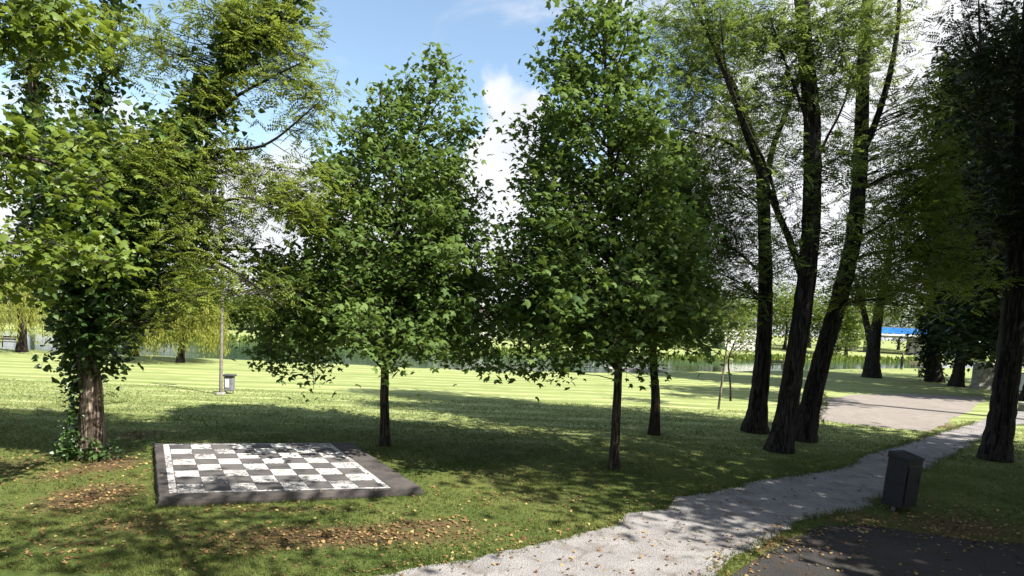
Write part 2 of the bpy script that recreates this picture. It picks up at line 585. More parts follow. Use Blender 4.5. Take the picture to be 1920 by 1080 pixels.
def twigs_to(clusters, skel, rtip=.006, rbase=.02, low=.35, sides=4, seg=6, rg=rng, sag=.12, fine=3, fine_len=.4, zmin=None, slope=0.8):
    """a thin curved branch from the nearest lower place on the skeleton to each cluster, and a few side twigs"""
    sk, rk = [], []
    for pts, r0, r1 in skel:
        C = catmull(pts, 40)
        sk.append(C); rk.append(np.linspace(r0, r1, 40))
    sk = np.concatenate(sk); rk = np.concatenate(rk)
    if zmin is not None:
        keep = sk[:, 2] > zmin
        sk, rk = sk[keep], rk[keep]
    Vs, Fs, nV = [], [], 0

    def put(P, r):
        nonlocal nV
        V, F = tube_arrays(P, r, sides)
        Vs.append(V); Fs.append(F + nV); nV += len(V)
    t = np.linspace(0, 1, seg)[:, None]
    for c in clusters:
        d = sk - c
        hor = np.hypot(d[:, 0], d[:, 1])
        want = c[2] - slope * hor            # branches climb outward
        cost = np.linalg.norm(d, axis=1) + 1.2 * np.abs(sk[:, 2] - want)
        k = int(np.argmin(cost))
        a = sk[k]
        L = np.linalg.norm(c - a)
        mid = (a + c) / 2 + np.array([0, 0, sag * L]) + rg.normal(0, .05 * L, 3)
        P = (1 - t) ** 2 * a + 2 * t * (1 - t) * mid + t ** 2 * c
        P = P + rg.normal(0, .012 * L, P.shape) * (t * (1 - t) * 4)
        rb = min(rk[k] * .55, rbase * (.4 + .35 * L))
        put(P, np.linspace(max(rb, rtip * 1.3), rtip, seg))
        for _ in range(fine):
            s = P[rg.integers(seg // 2, seg)]
            e = c + rg.normal(0, fine_len, 3) * np.array([1, 1, .7])
            put(np.stack([s, (s + e) / 2 + rg.normal(0, .05, 3), e]), np.array([rtip * 1.2, rtip, rtip * .6]))
    return make_mesh('branchwork', np.concatenate(Vs), [np.concatenate(Fs)], True)


def tree(name, label, cat, group, base, skel, clusters, leaf, kind, per, spread, size, bark, twig=True, flare=1.6, ridge=7, sides=16,
         flat=.75, tilt=.55, hang=.25, seed=1, fine=3, fine_len=.4, rbase=.02, sag=.12, slope=.8, zmin=None, crown_name='crown', rtip=.006, limb_bark=None, twig_step=1):
    rg = np.random.default_rng(seed)
    e = empty(name, tuple(base), label, cat, group)
    skeleton_tubes(skel, bark, e, flare, ridge, sides, limb_bark=limb_bark)
    if twig:
        link('branchwork', twigs_to(clusters[::twig_step], skel, rg=rg, fine=fine, fine_len=fine_len, rbase=rbase, sag=sag, slope=slope, zmin=zmin, rtip=rtip), M['twig'], e)['kind'] = 'stuff'
    link(crown_name, leaves_at('crown', clusters, per, spread, size, kind, flat, tilt, None, hang, rg), leaf, e)['kind'] = 'stuff'
    return e

# ------------------------------------------------------------------ setting: ground, river, path, court, road
NEAR_X = np.array([-900, -80, -37, -20, -2, 8, 21.5, 50, 77, 140, 900.])
NEAR_Y = np.array([60, 46, 43.4, 42.4, 42.2, 45.5, 54.5, 75, 90, 125, 500.])
FAR_Y = np.array([95, 78, 74, 72, 71, 73, 76, 93, 108, 150, 560.])


def near_edge(x):
    return np.interp(x, NEAR_X, NEAR_Y) + .25 * np.sin(x * .9) + .15 * np.sin(x * 2.3 + 1)


def far_edge(x):
    return np.interp(x, NEAR_X, FAR_Y) + .6 * np.sin(x * .35) + .3 * np.sin(x * 1.1)


def ground_z(x, y):
    a, b = near_edge(x), far_edge(x)
    s1 = np.clip((y - a) / 2.2, 0, 1)
    s1 = s1 * s1 * (3 - 2 * s1)
    s2 = np.clip((y - b + 1.5) / 4.0, 0, 1)
    s2 = s2 * s2 * (3 - 2 * s2)
    rise = 1.1 * np.clip((y - b - 2) / 34.0, 0, 1)
    return -1.7 * s1 + s2 * 1.85 + rise


def poly_px(pts, z=0.0):
    return np.array([G(a, b, z)[:2] for a, b in pts])


PATH = poly_px([(560, 1150), (700, 1085), (860, 1052), (960, 1028), (1090, 998), (1180, 966), (1260, 940), (1330, 920), (1430, 902), (1500, 888), (1580, 868),
                (1640, 850), (1700, 832), (1760, 812), (1820, 795), (1870, 780), (1925, 764), (2050, 735), (2090, 752), (1925, 793), (1880, 806), (1840, 824),
                (1800, 846), (1760, 868), (1725, 890), (1690, 912), (1650, 930), (1600, 950), (1560, 966), (1510, 988), (1460, 1012), (1400, 1045), (1330, 1090), (1270, 1150)])
ROAD = poly_px([(1320, 1110), (1420, 1050), (1490, 1012), (1545, 988), (1620, 986), (1720, 999), (1820, 1010), (1925, 1018), (2200, 1050), (2500, 1200), (2000, 1400), (1300, 1250)])
COURT = poly_px([(1537, 760), (1560, 748), (1600, 740), (1720, 739), (1858, 745), (1828, 762), (1800, 778), (1748, 810), (1650, 801), (1533, 787)])


def densify(poly, step, jit, seed):
    g = np.random.default_rng(seed)
    out = []
    n = len(poly)
    for i in range(n):
        a, b = poly[i], poly[(i + 1) % n]
        k = max(1, int(np.linalg.norm(b - a) / step))
        for j in range(k):
            out.append(a + (b - a) * j / k)
    P = np.array(out)
    nn = len(P)
    ph = np.arange(nn) * step
    wv = np.zeros((nn, 2))
    for lam, am in ((11, 1.0), (5, .6), (2, .3)):
        kx = np.arange(0, nn + lam, lam)
        wv += np.stack([np.interp(np.arange(nn), kx, g.normal(0, jit * am, len(kx))) for _ in range(2)], 1)
    return P + wv + g.normal(0, jit * .12, P.shape)


def inside(poly, x, y):
    r_ = np.zeros(len(x), bool)
    n = len(poly)
    for i in range(n):
        x1, y1 = poly[i]
        x2, y2 = poly[(i + 1) % n]
        c = ((y1 > y) != (y2 > y))
        with np.errstate(divide='ignore', invalid='ignore'):
            xi = (x2 - x1) * (y - y1) / (y2 - y1 + 1e-12) + x1
        r_ ^= c & (x < xi)
    return r_


PATH_D, ROAD_D, COURT_D = densify(PATH, .16, .12, 1), densify(ROAD, .25, .07, 2), densify(COURT, .3, .12, 3)

# leaf litter and bare patches: (px, py, half width px, half height px, strength)
LITTER = [(640, 1005, 300, 22, 1.0), (800, 985, 130, 14, .9), (430, 1030, 160, 14, .6), (170, 930, 95, 28, 1.0), (110, 890, 60, 14, .8), (200, 870, 70, 16, 1.0), (250, 985, 130, 20, .7),
          (330, 905, 60, 30, .5), (1000, 935, 190, 16, .5), (1480, 1020, 120, 18, 1.0), (1620, 975, 160, 14, .7), (1800, 990, 160, 26, .8), (1780, 955, 180, 30, .45), (260, 815, 60, 10, .8),
          (1780, 800, 60, 8, .8), (120, 1020, 130, 22, .5), (1300, 960, 50, 8, .4), (560, 955, 220, 10, .6), (1430, 800, 70, 14, .3), (1150, 880, 90, 14, .3), (40, 870, 90, 20, .6), (900, 900, 110, 18, .4)]
LIT = []
for a, b, ca, cb, s in LITTER:
    c0 = G(a, b); cx_ = G(a + ca, b); cy_ = G(a, b - cb)
    LIT.append((c0[0], c0[1], np.hypot(*(cx_ - c0)[:2]), np.hypot(*(cy_ - c0)[:2]), math.atan2((cx_ - c0)[1], (cx_ - c0)[0]), s))


def litter_at(x, y):
    v = np.zeros_like(x)
    for cx_, cy_, ra, rb, th, s in LIT:
        dx, dy = x - cx_, y - cy_
        u = (dx * math.cos(th) + dy * math.sin(th)) / ra
        q = (-dx * math.sin(th) + dy * math.cos(th)) / rb
        v = np.maximum(v, s * np.exp(-(u * u + q * q) * .9))
    return v


gx = np.unique(np.concatenate([np.arange(-22, 22, .4), np.linspace(-130, 150, 190), np.array([-1200, -800, -500, -350, -250, -190, -160, 180, 220, 300, 420, 600, 900, 1400.])]))
gy = np.unique(np.concatenate([np.array([-60, -30, -15, -5, 0, 4.]), np.arange(5.5, 24, .4), np.arange(24, 40, 1.2), np.arange(40, 58, .5), np.arange(58, 112, .9), np.linspace(112, 180, 30), np.array([200, 230, 280, 350, 450, 600, 800, 1100, 1600.])]))
XX, YY = np.meshgrid(gx, gy)
ZZ = ground_z(XX.ravel(), YY.ravel())
nx_, ny_ = len(gx), len(gy)
ii = (np.arange(ny_ - 1)[:, None] * nx_ + np.arange(nx_ - 1)[None, :]).ravel()
GF = np.stack([ii, ii + 1, ii + nx_ + 1, ii + nx_], 1)

mg, t = mat_new('lawn grass')
co = t.n('ShaderNodeTexCoord').outputs['Object']
sep = t.n('ShaderNodeSeparateXYZ', {0: co})
nz1 = t.noise(co, 0.55, 5.0, .6)
nz2 = t.noise(co, 9.0, 6.0, .7)
nz3 = t.noise(co, 60.0, 4.0, .7)
rows = t.n('ShaderNodeMapping', {'Vector': co, 'Scale': (0.05, 0.95, 1.0), 'Rotation': (0, 0, R(-6))}).outputs[0]
stripe = t.noise(rows, 1.0, 6.0, .72, .2)
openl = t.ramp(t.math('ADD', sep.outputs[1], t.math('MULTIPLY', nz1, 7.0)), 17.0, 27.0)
green = t.mix(t.ramp(nz1, .3, .7), (0.042, 0.074, 0.015), (0.105, 0.125, 0.031))
green = t.mix(t.math('MULTIPLY', t.ramp(nz2, .35, .75), .6), green, (0.135, 0.130, 0.045))
wv = t.n('ShaderNodeTexWave', {'Vector': t.n('ShaderNodeMapping', {'Vector': co, 'Rotation': (0, 0, R(-4))}).outputs[0], 'Scale': .21, 'Distortion': 4.5, 'Detail': 5.0, 'Detail Scale': .5}, wave_type='BANDS', bands_direction='Y')
swath = t.math('MULTIPLY', t.math('MULTIPLY', t.ramp(wv.outputs['Fac'], .6, 1.0), t.ramp(nz1, .32, .6)), t.ramp(t.noise(rows, 3.0, 5.0, .7), .3, .7))
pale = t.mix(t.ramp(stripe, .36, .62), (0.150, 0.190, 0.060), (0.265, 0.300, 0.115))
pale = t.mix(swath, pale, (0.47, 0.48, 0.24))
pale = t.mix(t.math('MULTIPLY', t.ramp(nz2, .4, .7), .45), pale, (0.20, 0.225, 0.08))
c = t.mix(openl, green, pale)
lit = t.n('ShaderNodeAttribute', attribute_name='litter').outputs['Fac']
lf = t.ramp(t.math('ADD', lit, t.math('MULTIPLY', t.math('SUBTRACT', nz2, .5), 1.0)), .30, .85)
soil = t.mix(t.ramp(nz3, .3, .7), (0.050, 0.032, 0.018), (0.150, 0.098, 0.055))
c = t.mix(lf, c, soil)
c = t.mix(t.math('MULTIPLY', t.ramp(nz3, .35, .75), .5), c, t.mix(.5, c, (0.02, 0.03, 0.006)))
# bare earth of the river bank and bed
bank = t.ramp(t.math('MULTIPLY', sep.outputs[2], -1.0), .12, .5)
c = t.mix(bank, c, (0.035, 0.034, 0.020))
finish(t, bsdf(t, c, .95, .1, t.math('ADD', nz3, t.math('MULTIPLY', nz2, .8)), .5, .03))
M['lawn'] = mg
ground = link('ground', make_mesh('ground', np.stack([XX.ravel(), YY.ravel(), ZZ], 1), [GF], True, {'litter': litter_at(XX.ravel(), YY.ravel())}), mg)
tag(ground, 'mown park lawn sloping to the river, with brown leaf litter', None, None, 'structure')

# river
mw, t = mat_new('river water')
co = t.n('ShaderNodeTexCoord').outputs['Object']
mp = t.n('ShaderNodeMapping', {'Vector': co, 'Scale': (.35, 1.0, 1.0)}).outputs[0]
f = t.math('ADD', t.noise(mp, 1.2, 4.0, .6), t.math('MULTIPLY', t.noise(mp, 6.0, 3.0), .3))
finish(t, bsdf(t, (0.030, 0.060, 0.042), .07, .6, f, .12, .12))
xw = np.concatenate([[-900], np.linspace(-150, 150, 61), [900]])
xw = np.unique(xw)
Vw = np.array([(x, near_edge(x) - .2, -.35) for x in xw] + [(x, far_edge(x) + 1.2, -.35) for x in xw])
nw = len(xw)
river = link('river', make_mesh('river', Vw, [np.array([(i, i + 1, nw + i + 1, nw + i) for i in range(nw - 1)])]), mw)
tag(river, 'calm river beyond the lawn', None, None, 'structure')


def sheet(name, poly, z, mat, label):
    V = np.concatenate([poly, np.full((len(poly), 1), z)], 1)
    a = sum(V[i - 1, 0] * V[i, 1] - V[i, 0] * V[i - 1, 1] for i in range(len(V)))
    if a < 0:
        V = V[::-1]
    o = link(name, make_mesh(name, V, [np.arange(len(V))[None]]), mat)
    return tag(o, label, None, None, 'structure')


def gravel_mat(name, c1, c2, c3, s1=1.2, rough=.95):
    m, t = mat_new(name)
    co = t.n('ShaderNodeTexCoord').outputs['Object']
    a = t.noise(co, s1, 6.0, .65)
    v = t.n('ShaderNodeTexVoronoi', {'Vector': co, 'Scale': 42.0})
    b = t.noise(co, 18.0, 5.0, .75)
    c = t.mix(t.ramp(a, .35, .68), c1, c2)
    c = t.mix(t.math('MULTIPLY', t.ramp(b, .5, .72), .75), c, c3)
    c = t.mix(t.math('MULTIPLY', t.ramp(t.noise(co, 2.3, 7.0, .7, .5), .49, .66), .85), c, c3)
    c = t.mix(t.math('MULTIPLY', t.ramp(v.outputs['Distance'], .0, .55), .35), c, tuple(.45 * x for x in c1))
    finish(t, bsdf(t, c, rough, .15, t.math('ADD', v.outputs['Distance'], b), .7, .015))
    return m


M['gravel'] = gravel_mat('pale gravel', (0.235, 0.222, 0.218), (0.330, 0.312, 0.300), (0.140, 0.114, 0.092))
M['sand'] = gravel_mat('rolled sandy gravel', (0.245, 0.215, 0.190), (0.290, 0.258, 0.230), (0.200, 0.168, 0.140), .6)
M['asphalt'] = gravel_mat('old asphalt', (0.032, 0.031, 0.032), (0.062, 0.056, 0.052), (0.055, 0.042, 0.030), .5)
sheet('gravel_path', PATH_D, .004, M['gravel'], 'pale gravel footpath curving past the trees')
sheet('asphalt_road', ROAD_D, .007, M['asphalt'], 'dark asphalt surface in the near right corner')
sheet('gravel_court', COURT_D, .004, M['sand'], 'sandy gravel court beyond the locust trunks')

# ------------------------------------------------------------------ chess board
mS, t = mat_new('weathered slab concrete')
co = t.n('ShaderNodeNewGeometry').outputs['Position']
a = t.noise(co, 1.4, 7.0, .62)
b = t.noise(co, 30.0, 5.0, .7)
c = t.mix(t.ramp(a, .3, .7), (0.036, 0.032, 0.032), (0.088, 0.077, 0.070))
c = t.mix(t.math('MULTIPLY', t.ramp(b, .52, .75), .4), c, (0.15, 0.135, 0.125))
finish(t, bsdf(t, c, .9, .2, t.math('ADD', a, b), .5, .02))
mWh, t = mat_new('flaking white paint')
co = t.n('ShaderNodeNewGeometry').outputs['Position']
big = t.noise(co, .75, 3.0, .5)
fl_ = t.noise(co, 17.0, 9.0, .70, .6)
wear = t.ramp(t.math('ADD', fl_, t.math('MULTIPLY', t.math('SUBTRACT', big, .5), .5)), .485, .57)
c = t.mix(t.ramp(t.noise(co, 3.0, 5.0), .3, .7), (0.38, 0.365, 0.355), (0.56, 0.54, 0.52))
c = t.mix(wear, c, (0.105, 0.096, 0.094))
finish(t, bsdf(t, c, .75, .25, t.math('MULTIPLY', wear, -1.0), .4, .006))
mBl, t = mat_new('worn black paint')
co = t.n('ShaderNodeNewGeometry').outputs['Position']
a = t.noise(co, 2.2, 7.0, .65)
rn = t.n('ShaderNodeObjectInfo').outputs['Random']
c = t.mix(t.ramp(a, .3, .72), (0.040, 0.037, 0.038), (0.098, 0.090, 0.087))
c = t.mix(t.math('MULTIPLY', rn, .55), c, (0.115, 0.105, 0.100))
finish(t, bsdf(t, c, .8, .25, a, .3, .01))
TH, SH, UA, VA = .2419, .318, .4608, .5467
O_ = np.array([-6.0382, 10.5187])
UX = np.array([math.cos(TH), math.sin(TH)]) * UA
VX = np.array([-math.sin(TH + SH), math.cos(TH + SH)]) * VA
SL_T = .15


def bp(u, v):
    return O_ + UX * u + VX * v


board = empty('chess_board', (bp(4, 4)[0], bp(4, 4)[1], 0), 'giant outdoor chess board of flaking white and black squares on a low concrete slab', 'chess board')
corn = [np.array(q) for q in ((-6.10, 10.04), (-1.69, 11.47), (-4.20, 15.40), (-8.80, 14.32))]
g = np.random.default_rng(4)
ring = densify(np.array(corn), .16, .004, 8)
nR = len(ring)
cen = ring.mean(0)
Vs = []
for z, k in ((-.05, .012), (SL_T * .4, .018), (SL_T - .018, .0), (SL_T, -.016)):
    q = ring + (ring - cen) / np.linalg.norm(ring - cen, axis=1)[:, None] * k + g.normal(0, .007 if z < SL_T - .02 else .004, ring.shape)
    Vs.append(np.concatenate([q, np.full((nR, 1), z) + (g.normal(0, .003, (nR, 1)) if 0 < z < SL_T else 0)], 1))
Fq = [(r_ * nR + i, r_ * nR + (i + 1) % nR, (r_ + 1) * nR + (i + 1) % nR, (r_ + 1) * nR + i) for r_ in range(3) for i in range(nR)]
link('slab', make_mesh('slab', np.concatenate(Vs), [np.array(Fq), (np.arange(nR) + 3 * nR)[None]]), mS, board)


def cell_mesh(name):
    e = .012
    q = [UX * a + VX * b for a, b in ((e, e), (1 - e, e), (1 - e, 1 - e), (e, 1 - e))]
    V = [(p[0], p[1], 0) for p in q] + [(p[0], p[1], .004) for p in q]
    return make_mesh(name, V, [np.array([(4, 5, 6, 7), (0, 1, 5, 4), (1, 2, 6, 5), (2, 3, 7, 6), (3, 0, 4, 7)])])


meW, meB = cell_mesh('white_square'), cell_mesh('black_square')
meW.materials.append(mWh); meB.materials.append(mBl)
bc = np.array([bp(4, 4)[0], bp(4, 4)[1]])
for i in range(8):
    for j in range(8):
        wq = (i + j) % 2 == 0
        o = bpy.data.objects.new('white_square' if wq else 'black_square', meW if wq else meB)
        col.objects.link(o)
        o.parent = board
        p = bp(i, j) - bc
        o.location = (p[0], p[1], SL_T + .0005)
for (u0, v0, u1, v1) in ((-.30, -.14, 8.26, -.02), (-.30, .0, -.02, 8.0), (8.02, .0, 8.26, 8.0), (-.30, 8.02, 8.26, 8.12)):
    q = [bp(u0, v0), bp(u1, v0), bp(u1, v1), bp(u0, v1)]
    V = [(p[0], p[1], SL_T + .0005) for p in q] + [(p[0], p[1], SL_T + .004) for p in q]
    link('border_line', make_mesh('border_line', V, [np.array([(4, 5, 6, 7), (0, 1, 5, 4), (1, 2, 6, 5), (2, 3, 7, 6), (3, 0, 4, 7)])]), mWh, board)
SLAB_P = np.array(corn)


# ------------------------------------------------------------------ trees
def line(pts, Y):
    """trunk or limb laid out at depth Y: (px, py[, dY])"""
    return [W(p[0], p[1], Y + (p[2] if len(p) > 2 else 0)) for p in pts]


def trunk_line(pts, Y):
    q = line(pts, Y)
    q[0][2] = 0.0
    return q


# --- two young plane trees on the lawn
Y1 = G(722, 835)[1]
sk1 = [(trunk_line([(722, 836), (721, 760), (722, 690), (730, 560), (745, 420), (775, 280), (812, 170), (828, 110)], Y1), .135, .015),
       (line([(738, 460), (722, 340, -.4), (712, 230, -.5), (717, 150, -.5)], Y1), .05, .01)]
rows1 = [(674, 540, 900), (660, 468, 960), (610, 472, 975), (540, 490, 975), (440, 525, 955), (360, 565, 925), (300, 615, 900), (230, 675, 885), (170, 735, 870), (125, 795, 850), (96, 820, 836)]
b1, c1 = bough_crown(rows1, Y1, sk1[0][0], 112, np.random.default_rng(21))
sk1 = sk1[:1] + b1 + sk1[1:]
cl1 = np.concatenate([c1,
                      blob_clusters([(716, 215, 34, 62, 16), (690, 280, 50, 50, 14), (500, 650, 50, 26, 14), (590, 670, 40, 18, 8)], Y1, np.random.default_rng(22)),
                      np.array([W(596, 690, Y1 - 1.5), W(592, 712, Y1 - 1.5), W(588, 730, Y1 - 1.5), W(520, 690, Y1 - 1), W(545, 690, Y1 - 1)])])
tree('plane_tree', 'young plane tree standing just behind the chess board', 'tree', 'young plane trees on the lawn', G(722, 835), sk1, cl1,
     M['leaf_plane'], 'plane_small', 20, .25, .14, M['bark_plane'], seed=31, tilt=.75, hang=.5, flat=.7, ridge=0, flare=1.35, sides=12, fine=1, fine_len=.3, rbase=.016, zmin=2.2)
Y2 = G(1150, 878)[1]
sk2 = [(trunk_line([(1150, 879), (1155, 790), (1159, 690), (1157, 560), (1150, 420), (1143, 280), (1136, 150), (1130, 20)], Y2), .125, .015)]
rows2 = [(674, 960, 1280), (660, 885, 1330), (605, 872, 1340), (520, 890, 1328), (440, 915, 1312), (360, 962, 1285), (270, 972, 1265), (180, 980, 1250), (100, 998, 1228), (40, 1030, 1195), (-10, 1085, 1165)]
b2, c2 = bough_crown(rows2, Y2, sk2[0][0], 116, np.random.default_rng(23))
sk2 = sk2[:1] + b2 + sk2[1:]
cl2 = np.concatenate([c2,
                      blob_clusters([(930, 680, 45, 14, 7), (1060, 690, 30, 12, 5), (1010, 690, 30, 10, 5), (960, 470, 26, 60, 10), (1140, 660, 40, 30, 9)], Y2 - .8, np.random.default_rng(24))])
tree('plane_tree', 'tallest young plane tree, its slim trunk alone in the middle of the shade', 'tree', 'young plane trees on the lawn', G(1150, 878), sk2, cl2,
     M['leaf_plane'], 'plane_small', 20, .25, .14, M['bark_plane'], seed=32, tilt=.75, hang=.5, flat=.7, ridge=0, flare=1.35, sides=12, fine=1, fine_len=.3, rbase=.016, zmin=2.2)
Y3 = G(1228, 815)[1]
sk3 = [(trunk_line([(1226, 816), (1229, 750), (1226, 690), (1222, 600), (1230, 480), (1250, 360), (1262, 280)], Y3), .17, .02)]
rows3 = [(650, 1180, 1310), (614, 1155, 1325), (534, 1145, 1330), (446, 1160, 1330), (380, 1195, 1315), (310, 1235, 1290), (270, 1251, 1274)]
b3, cl3 = bough_crown(rows3, Y3, sk3[0][0], 46, np.random.default_rng(25))
sk3 = sk3[:1] + b3
tree('plane_tree', 'dark trunked plane tree standing between the slim one and the leaning locusts', 'tree', 'young plane trees on the lawn', G(1228, 815), sk3, cl3,
     M['leaf_plane'], 'plane_small', 24, .28, .16, M['bark_dark'], seed=33, tilt=.75, hang=.5, ridge=0, flare=1.4, sides=12, fine=2, fine_len=.3, rbase=.016, zmin=2.4)

# --- near plane tree whose boughs hang into the picture from the left edge
YN = 9.4
NB = np.array([-11.2, 9.2, 0])
skN = [([NB, NB + [.05, .1, 2.5], NB + [.1, 0, 5.2], NB + [.3, .1, 8.0], NB + [.2, .3, 10.5]], .26, .05),
       ([NB + [.05, .1, 3.1], W(-120, 470, YN), W(-20, 455, YN), W(90, 470, YN), W(180, 500, YN)], .06, .012),
       ([NB + [.1, 0, 4.4], W(-110, 300, YN), W(0, 290, YN), W(100, 310, YN), W(190, 360, YN)], .06, .012),
       ([NB + [.1, 0, 6.0], W(-100, 60, YN), W(20, 30, YN), W(130, 40, YN)], .06, .012)]
clN = np.concatenate([blob_clusters([(95, 470, 115, 26, 26), (20, 515, 45, 20, 8), (185, 490, 36, 18, 4), (150, 340, 50, 50, 11), (40, 260, 50, 50, 12), (110, 255, 60, 30, 5), (190, 380, 30, 26, 3),
                                     (80, 25, 90, 40, 26), (130, 60, 40, 24, 7), (10, 80, 30, 40, 7), (0, 360, 20, 40, 4)], YN, np.random.default_rng(26)),
                      blob_clusters([(-290, 200, 150, 260, 90), (-230, -190, 180, 170, 60)], YN, np.random.default_rng(27))])
tree('plane_tree', 'near plane tree with bright broad lobed leaves hanging in from the left edge', 'tree', None, NB, skN, clN,
     M['leaf_plane_near'], 'plane', 20, .22, .125, M['bark_plane'], seed=34, tilt=.8, hang=.7, fine=3, fine_len=.22, rbase=.012, sides=14)

# --- ivy-clad locust on the left
YI = G(165, 858)[1]
ivy_tr = trunk_line([(168, 860), (172, 790), (170, 720), (160, 650), (148, 580), (138, 500), (115, 410), (85, 320), (66, 200), (60, 90), (50, -60)], YI)
ivy_l = [line([(150, 590), (200, 470, .2), (262, 380, .3), (335, 290, .3), (400, 190, .2), (436, 105, .1), (500, 40), (570, -20)], YI),
         line([(205, 460, .2), (178, 320, .8), (186, 190, 1.0), (212, 70, 1.1), (225, -50, 1.2)], YI),
         line([(430, 115, .1), (438, 50, .2), (442, -60, .4)], YI),
         line([(235, 410, .2), (330, 384, -.3), (410, 378, -.5), (470, 372, -.6), (560, 400, -.7)], YI),
         line([(225, 440, .2), (330, 466, .4), (420, 468, .5), (500, 466, .5)], YI),
         line([(215, 450, .2), (330, 478, -.3), (410, 494, -.5), (470, 530, -.6), (530, 575, -.7)], YI),
         line([(330, 295, .3), (420, 200, -.3), (480, 160, -.5), (580, 110, -.6)], YI),
         line([(260, 380, .3), (400, 290, -.4), (500, 270, -.6), (600, 190, -.8)], YI)]
skI = [(ivy_tr, .245, .05)] + [(ivy_l[0], .20, .03), (ivy_l[1], .12, .02), (ivy_l[2], .07, .02)] + [(p, .05, .01) for p in ivy_l[3:]]
clF = blob_clusters([(200, 60, 110, 60, 18), (330, 70, 90, 60, 16), (530, 120, 70, 90, 28), (490, 40, 90, 50, 22), (585, 180, 30, 40, 8), (420, 60, 60, 50, 8), (480, 330, 80, 40, 14), (430, 300, 50, 40, 9), (540, 390, 80, 30, 18),
                     (480, 545, 70, 40, 14), (390, 190, 50, 50, 10, -.6), (420, 420, 80, 40, 22), (390, 500, 50, 40, 12, -.9), (320, 600, 30, 30, 5, -.7), (250, 300, 60, 24, 5, -1.6), (340, 290, 50, 24, 6, -1.5), (340, 430, 50, 30, 4, -1.6), (310, 340, 60, 20, 4, -1.7), (370, 560, 40, 40, 9, -1.2),
                     (200, 270, 40, 40, 5, -1.2), (560, 210, 40, 50, 7), (100, 120, 60, 60, 10), (590, 350, 40, 30, 6)], YI, np.random.default_rng(41))
eI = tree('locust_tree', 'ivy clad locust tree with a pale bare lower trunk at the left', 'tree', 'locust trees', G(168, 860), skI, clF,
          M['leaf_locust'], 'frond', 26, .30, .25, M['bark_pale'], seed=42, fine=3, fine_len=.35, rbase=.012, zmin=3.0, ridge=6, sides=22, flare=1.25, sag=.05, slope=.2, limb_bark=M['bark_dark'])
rg = np.random.default_rng(43)
rowsI = [(700, 126, 205), (660, 112, 222), (620, 106, 262), (560, 104, 320), (500, 92, 372), (430, 76, 380), (360, 76, 385), (300, 90, 390), (255, 120, 400)]
civ = [crown_clusters(rowsI, YI, 620, .30, .95, rg, .34)]
for P, r_, n in ((ivy_tr[3:], .42, 60), (ivy_l[0], .42, 80), (ivy_l[1], .30, 46), (ivy_l[2], .18, 14)):
    C = catmull(P, n)
    C = np.repeat(C, 2, 0) + rg.normal(0, 1, (2 * n, 3)) * r_ * np.linspace(1, .45, 2 * n)[:, None] * .6
    civ.append(C)
civ.append(blob_clusters([(335, 245, 62, 50, 46), (392, 185, 40, 44, 26), (300, 325, 80, 52, 60), (225, 400, 110, 60, 90), (200, 480, 105, 55, 80), (250, 545, 70, 45, 50), (170, 560, 72, 45, 50), (160, 620, 48, 40, 30), (90, 420, 36, 70, 36), (75, 300, 26, 60, 22)], YI, rg))
civ = np.concatenate(civ)
link('ivy', leaves_at('ivy', civ, 19, .18, .14, 'ivy', .9, .9, None, .6, rg), M['leaf_ivy'], eI)['kind'] = 'stuff'
# ivy climbing the lower trunk on its left side and round the foot
C = catmull(ivy_tr[:4], 160)
th = rg.normal(np.pi * 1.02, .62, 160)
rad = np.interp(np.arange(160), [0, 30, 90, 159], [.50, .36, .32, .34])
cl = C + np.stack([np.cos(th) * rad, np.sin(th) * rad, rg.normal(0, .05, 160)], 1)
keep = rg.uniform(0, 1, 160) < np.interp(np.arange(160), [0, 40, 60, 100, 159], [1, .8, .45, .8, 1])
foot = G(168, 860) + np.stack([rg.normal(0, .27, 60), rg.normal(-.05, .22, 60), np.abs(rg.normal(.12, .16, 60))], 1)
foot = foot[(np.abs(foot[:, 0] - G(168, 860)[0]) > .16) | (foot[:, 1] > G(168, 860)[1])]
link('ivy', leaves_at('ivy', np.concatenate([cl[keep], foot]), 13, .10, .095, 'ivy', 1.0, .9, None, .6, rg), M['leaf_ivy'], eI)['kind'] = 'stuff'
link('sucker_shoot', leaves_at('sucker_shoot', np.array([W(198, 742, YI - .1), W(206, 748, YI - .1), W(212, 752, YI - .1)]), 5, .06, .2, 'frond', .6, .5, None, .5, rg), M['leaf_locust'], eI)['kind'] = 'stuff'

# --- three tall locusts on the right
YA, YB, YC = G(1418, 810)[1], G(1465, 846)[1], G(1510, 826)[1]
skA = [(trunk_line([(1416, 811), (1424, 740), (1432, 650), (1436, 540), (1434, 440), (1430, 350), (1418, 290), (1385, 190), (1345, 90), (1300, -60)], YA), .30, .05),
       (line([(1432, 400), (1446, 290, .3), (1478, 200, .5), (1505, 110, .6), (1520, -40, .7)], YA), .12, .03),
       (line([(1425, 320), (1370, 270, -.5), (1310, 250, -.8), (1265, 240, -1)], YA), .06, .015),
       (line([(1435, 520), (1380, 470, .5), (1330, 450, .9), (1290, 420, 1.2)], YA), .05, .012)]
clA = blob_clusters([(1340, 110, 70, 80, 30), (1275, 60, 50, 70, 22), (1300, 220, 60, 70, 26), (1330, 330, 70, 60, 34), (1370, 430, 70, 70, 30), (1400, 240, 40, 80, 14), (1300, 400, 50, 60, 30), (1350, 470, 60, 60, 24), (1300, 300, 50, 60, 18), (1440, 200, 50, 80, 14),
                     (1390, 540, 40, 50, 12), (1340, 520, 40, 50, 10), (1460, 480, 40, 60, 10), (1270, 150, 40, 60, 12), (1400, 40, 60, 60, 14), (1380, 330, 60, 60, 16)], YA, np.random.default_rng(51))
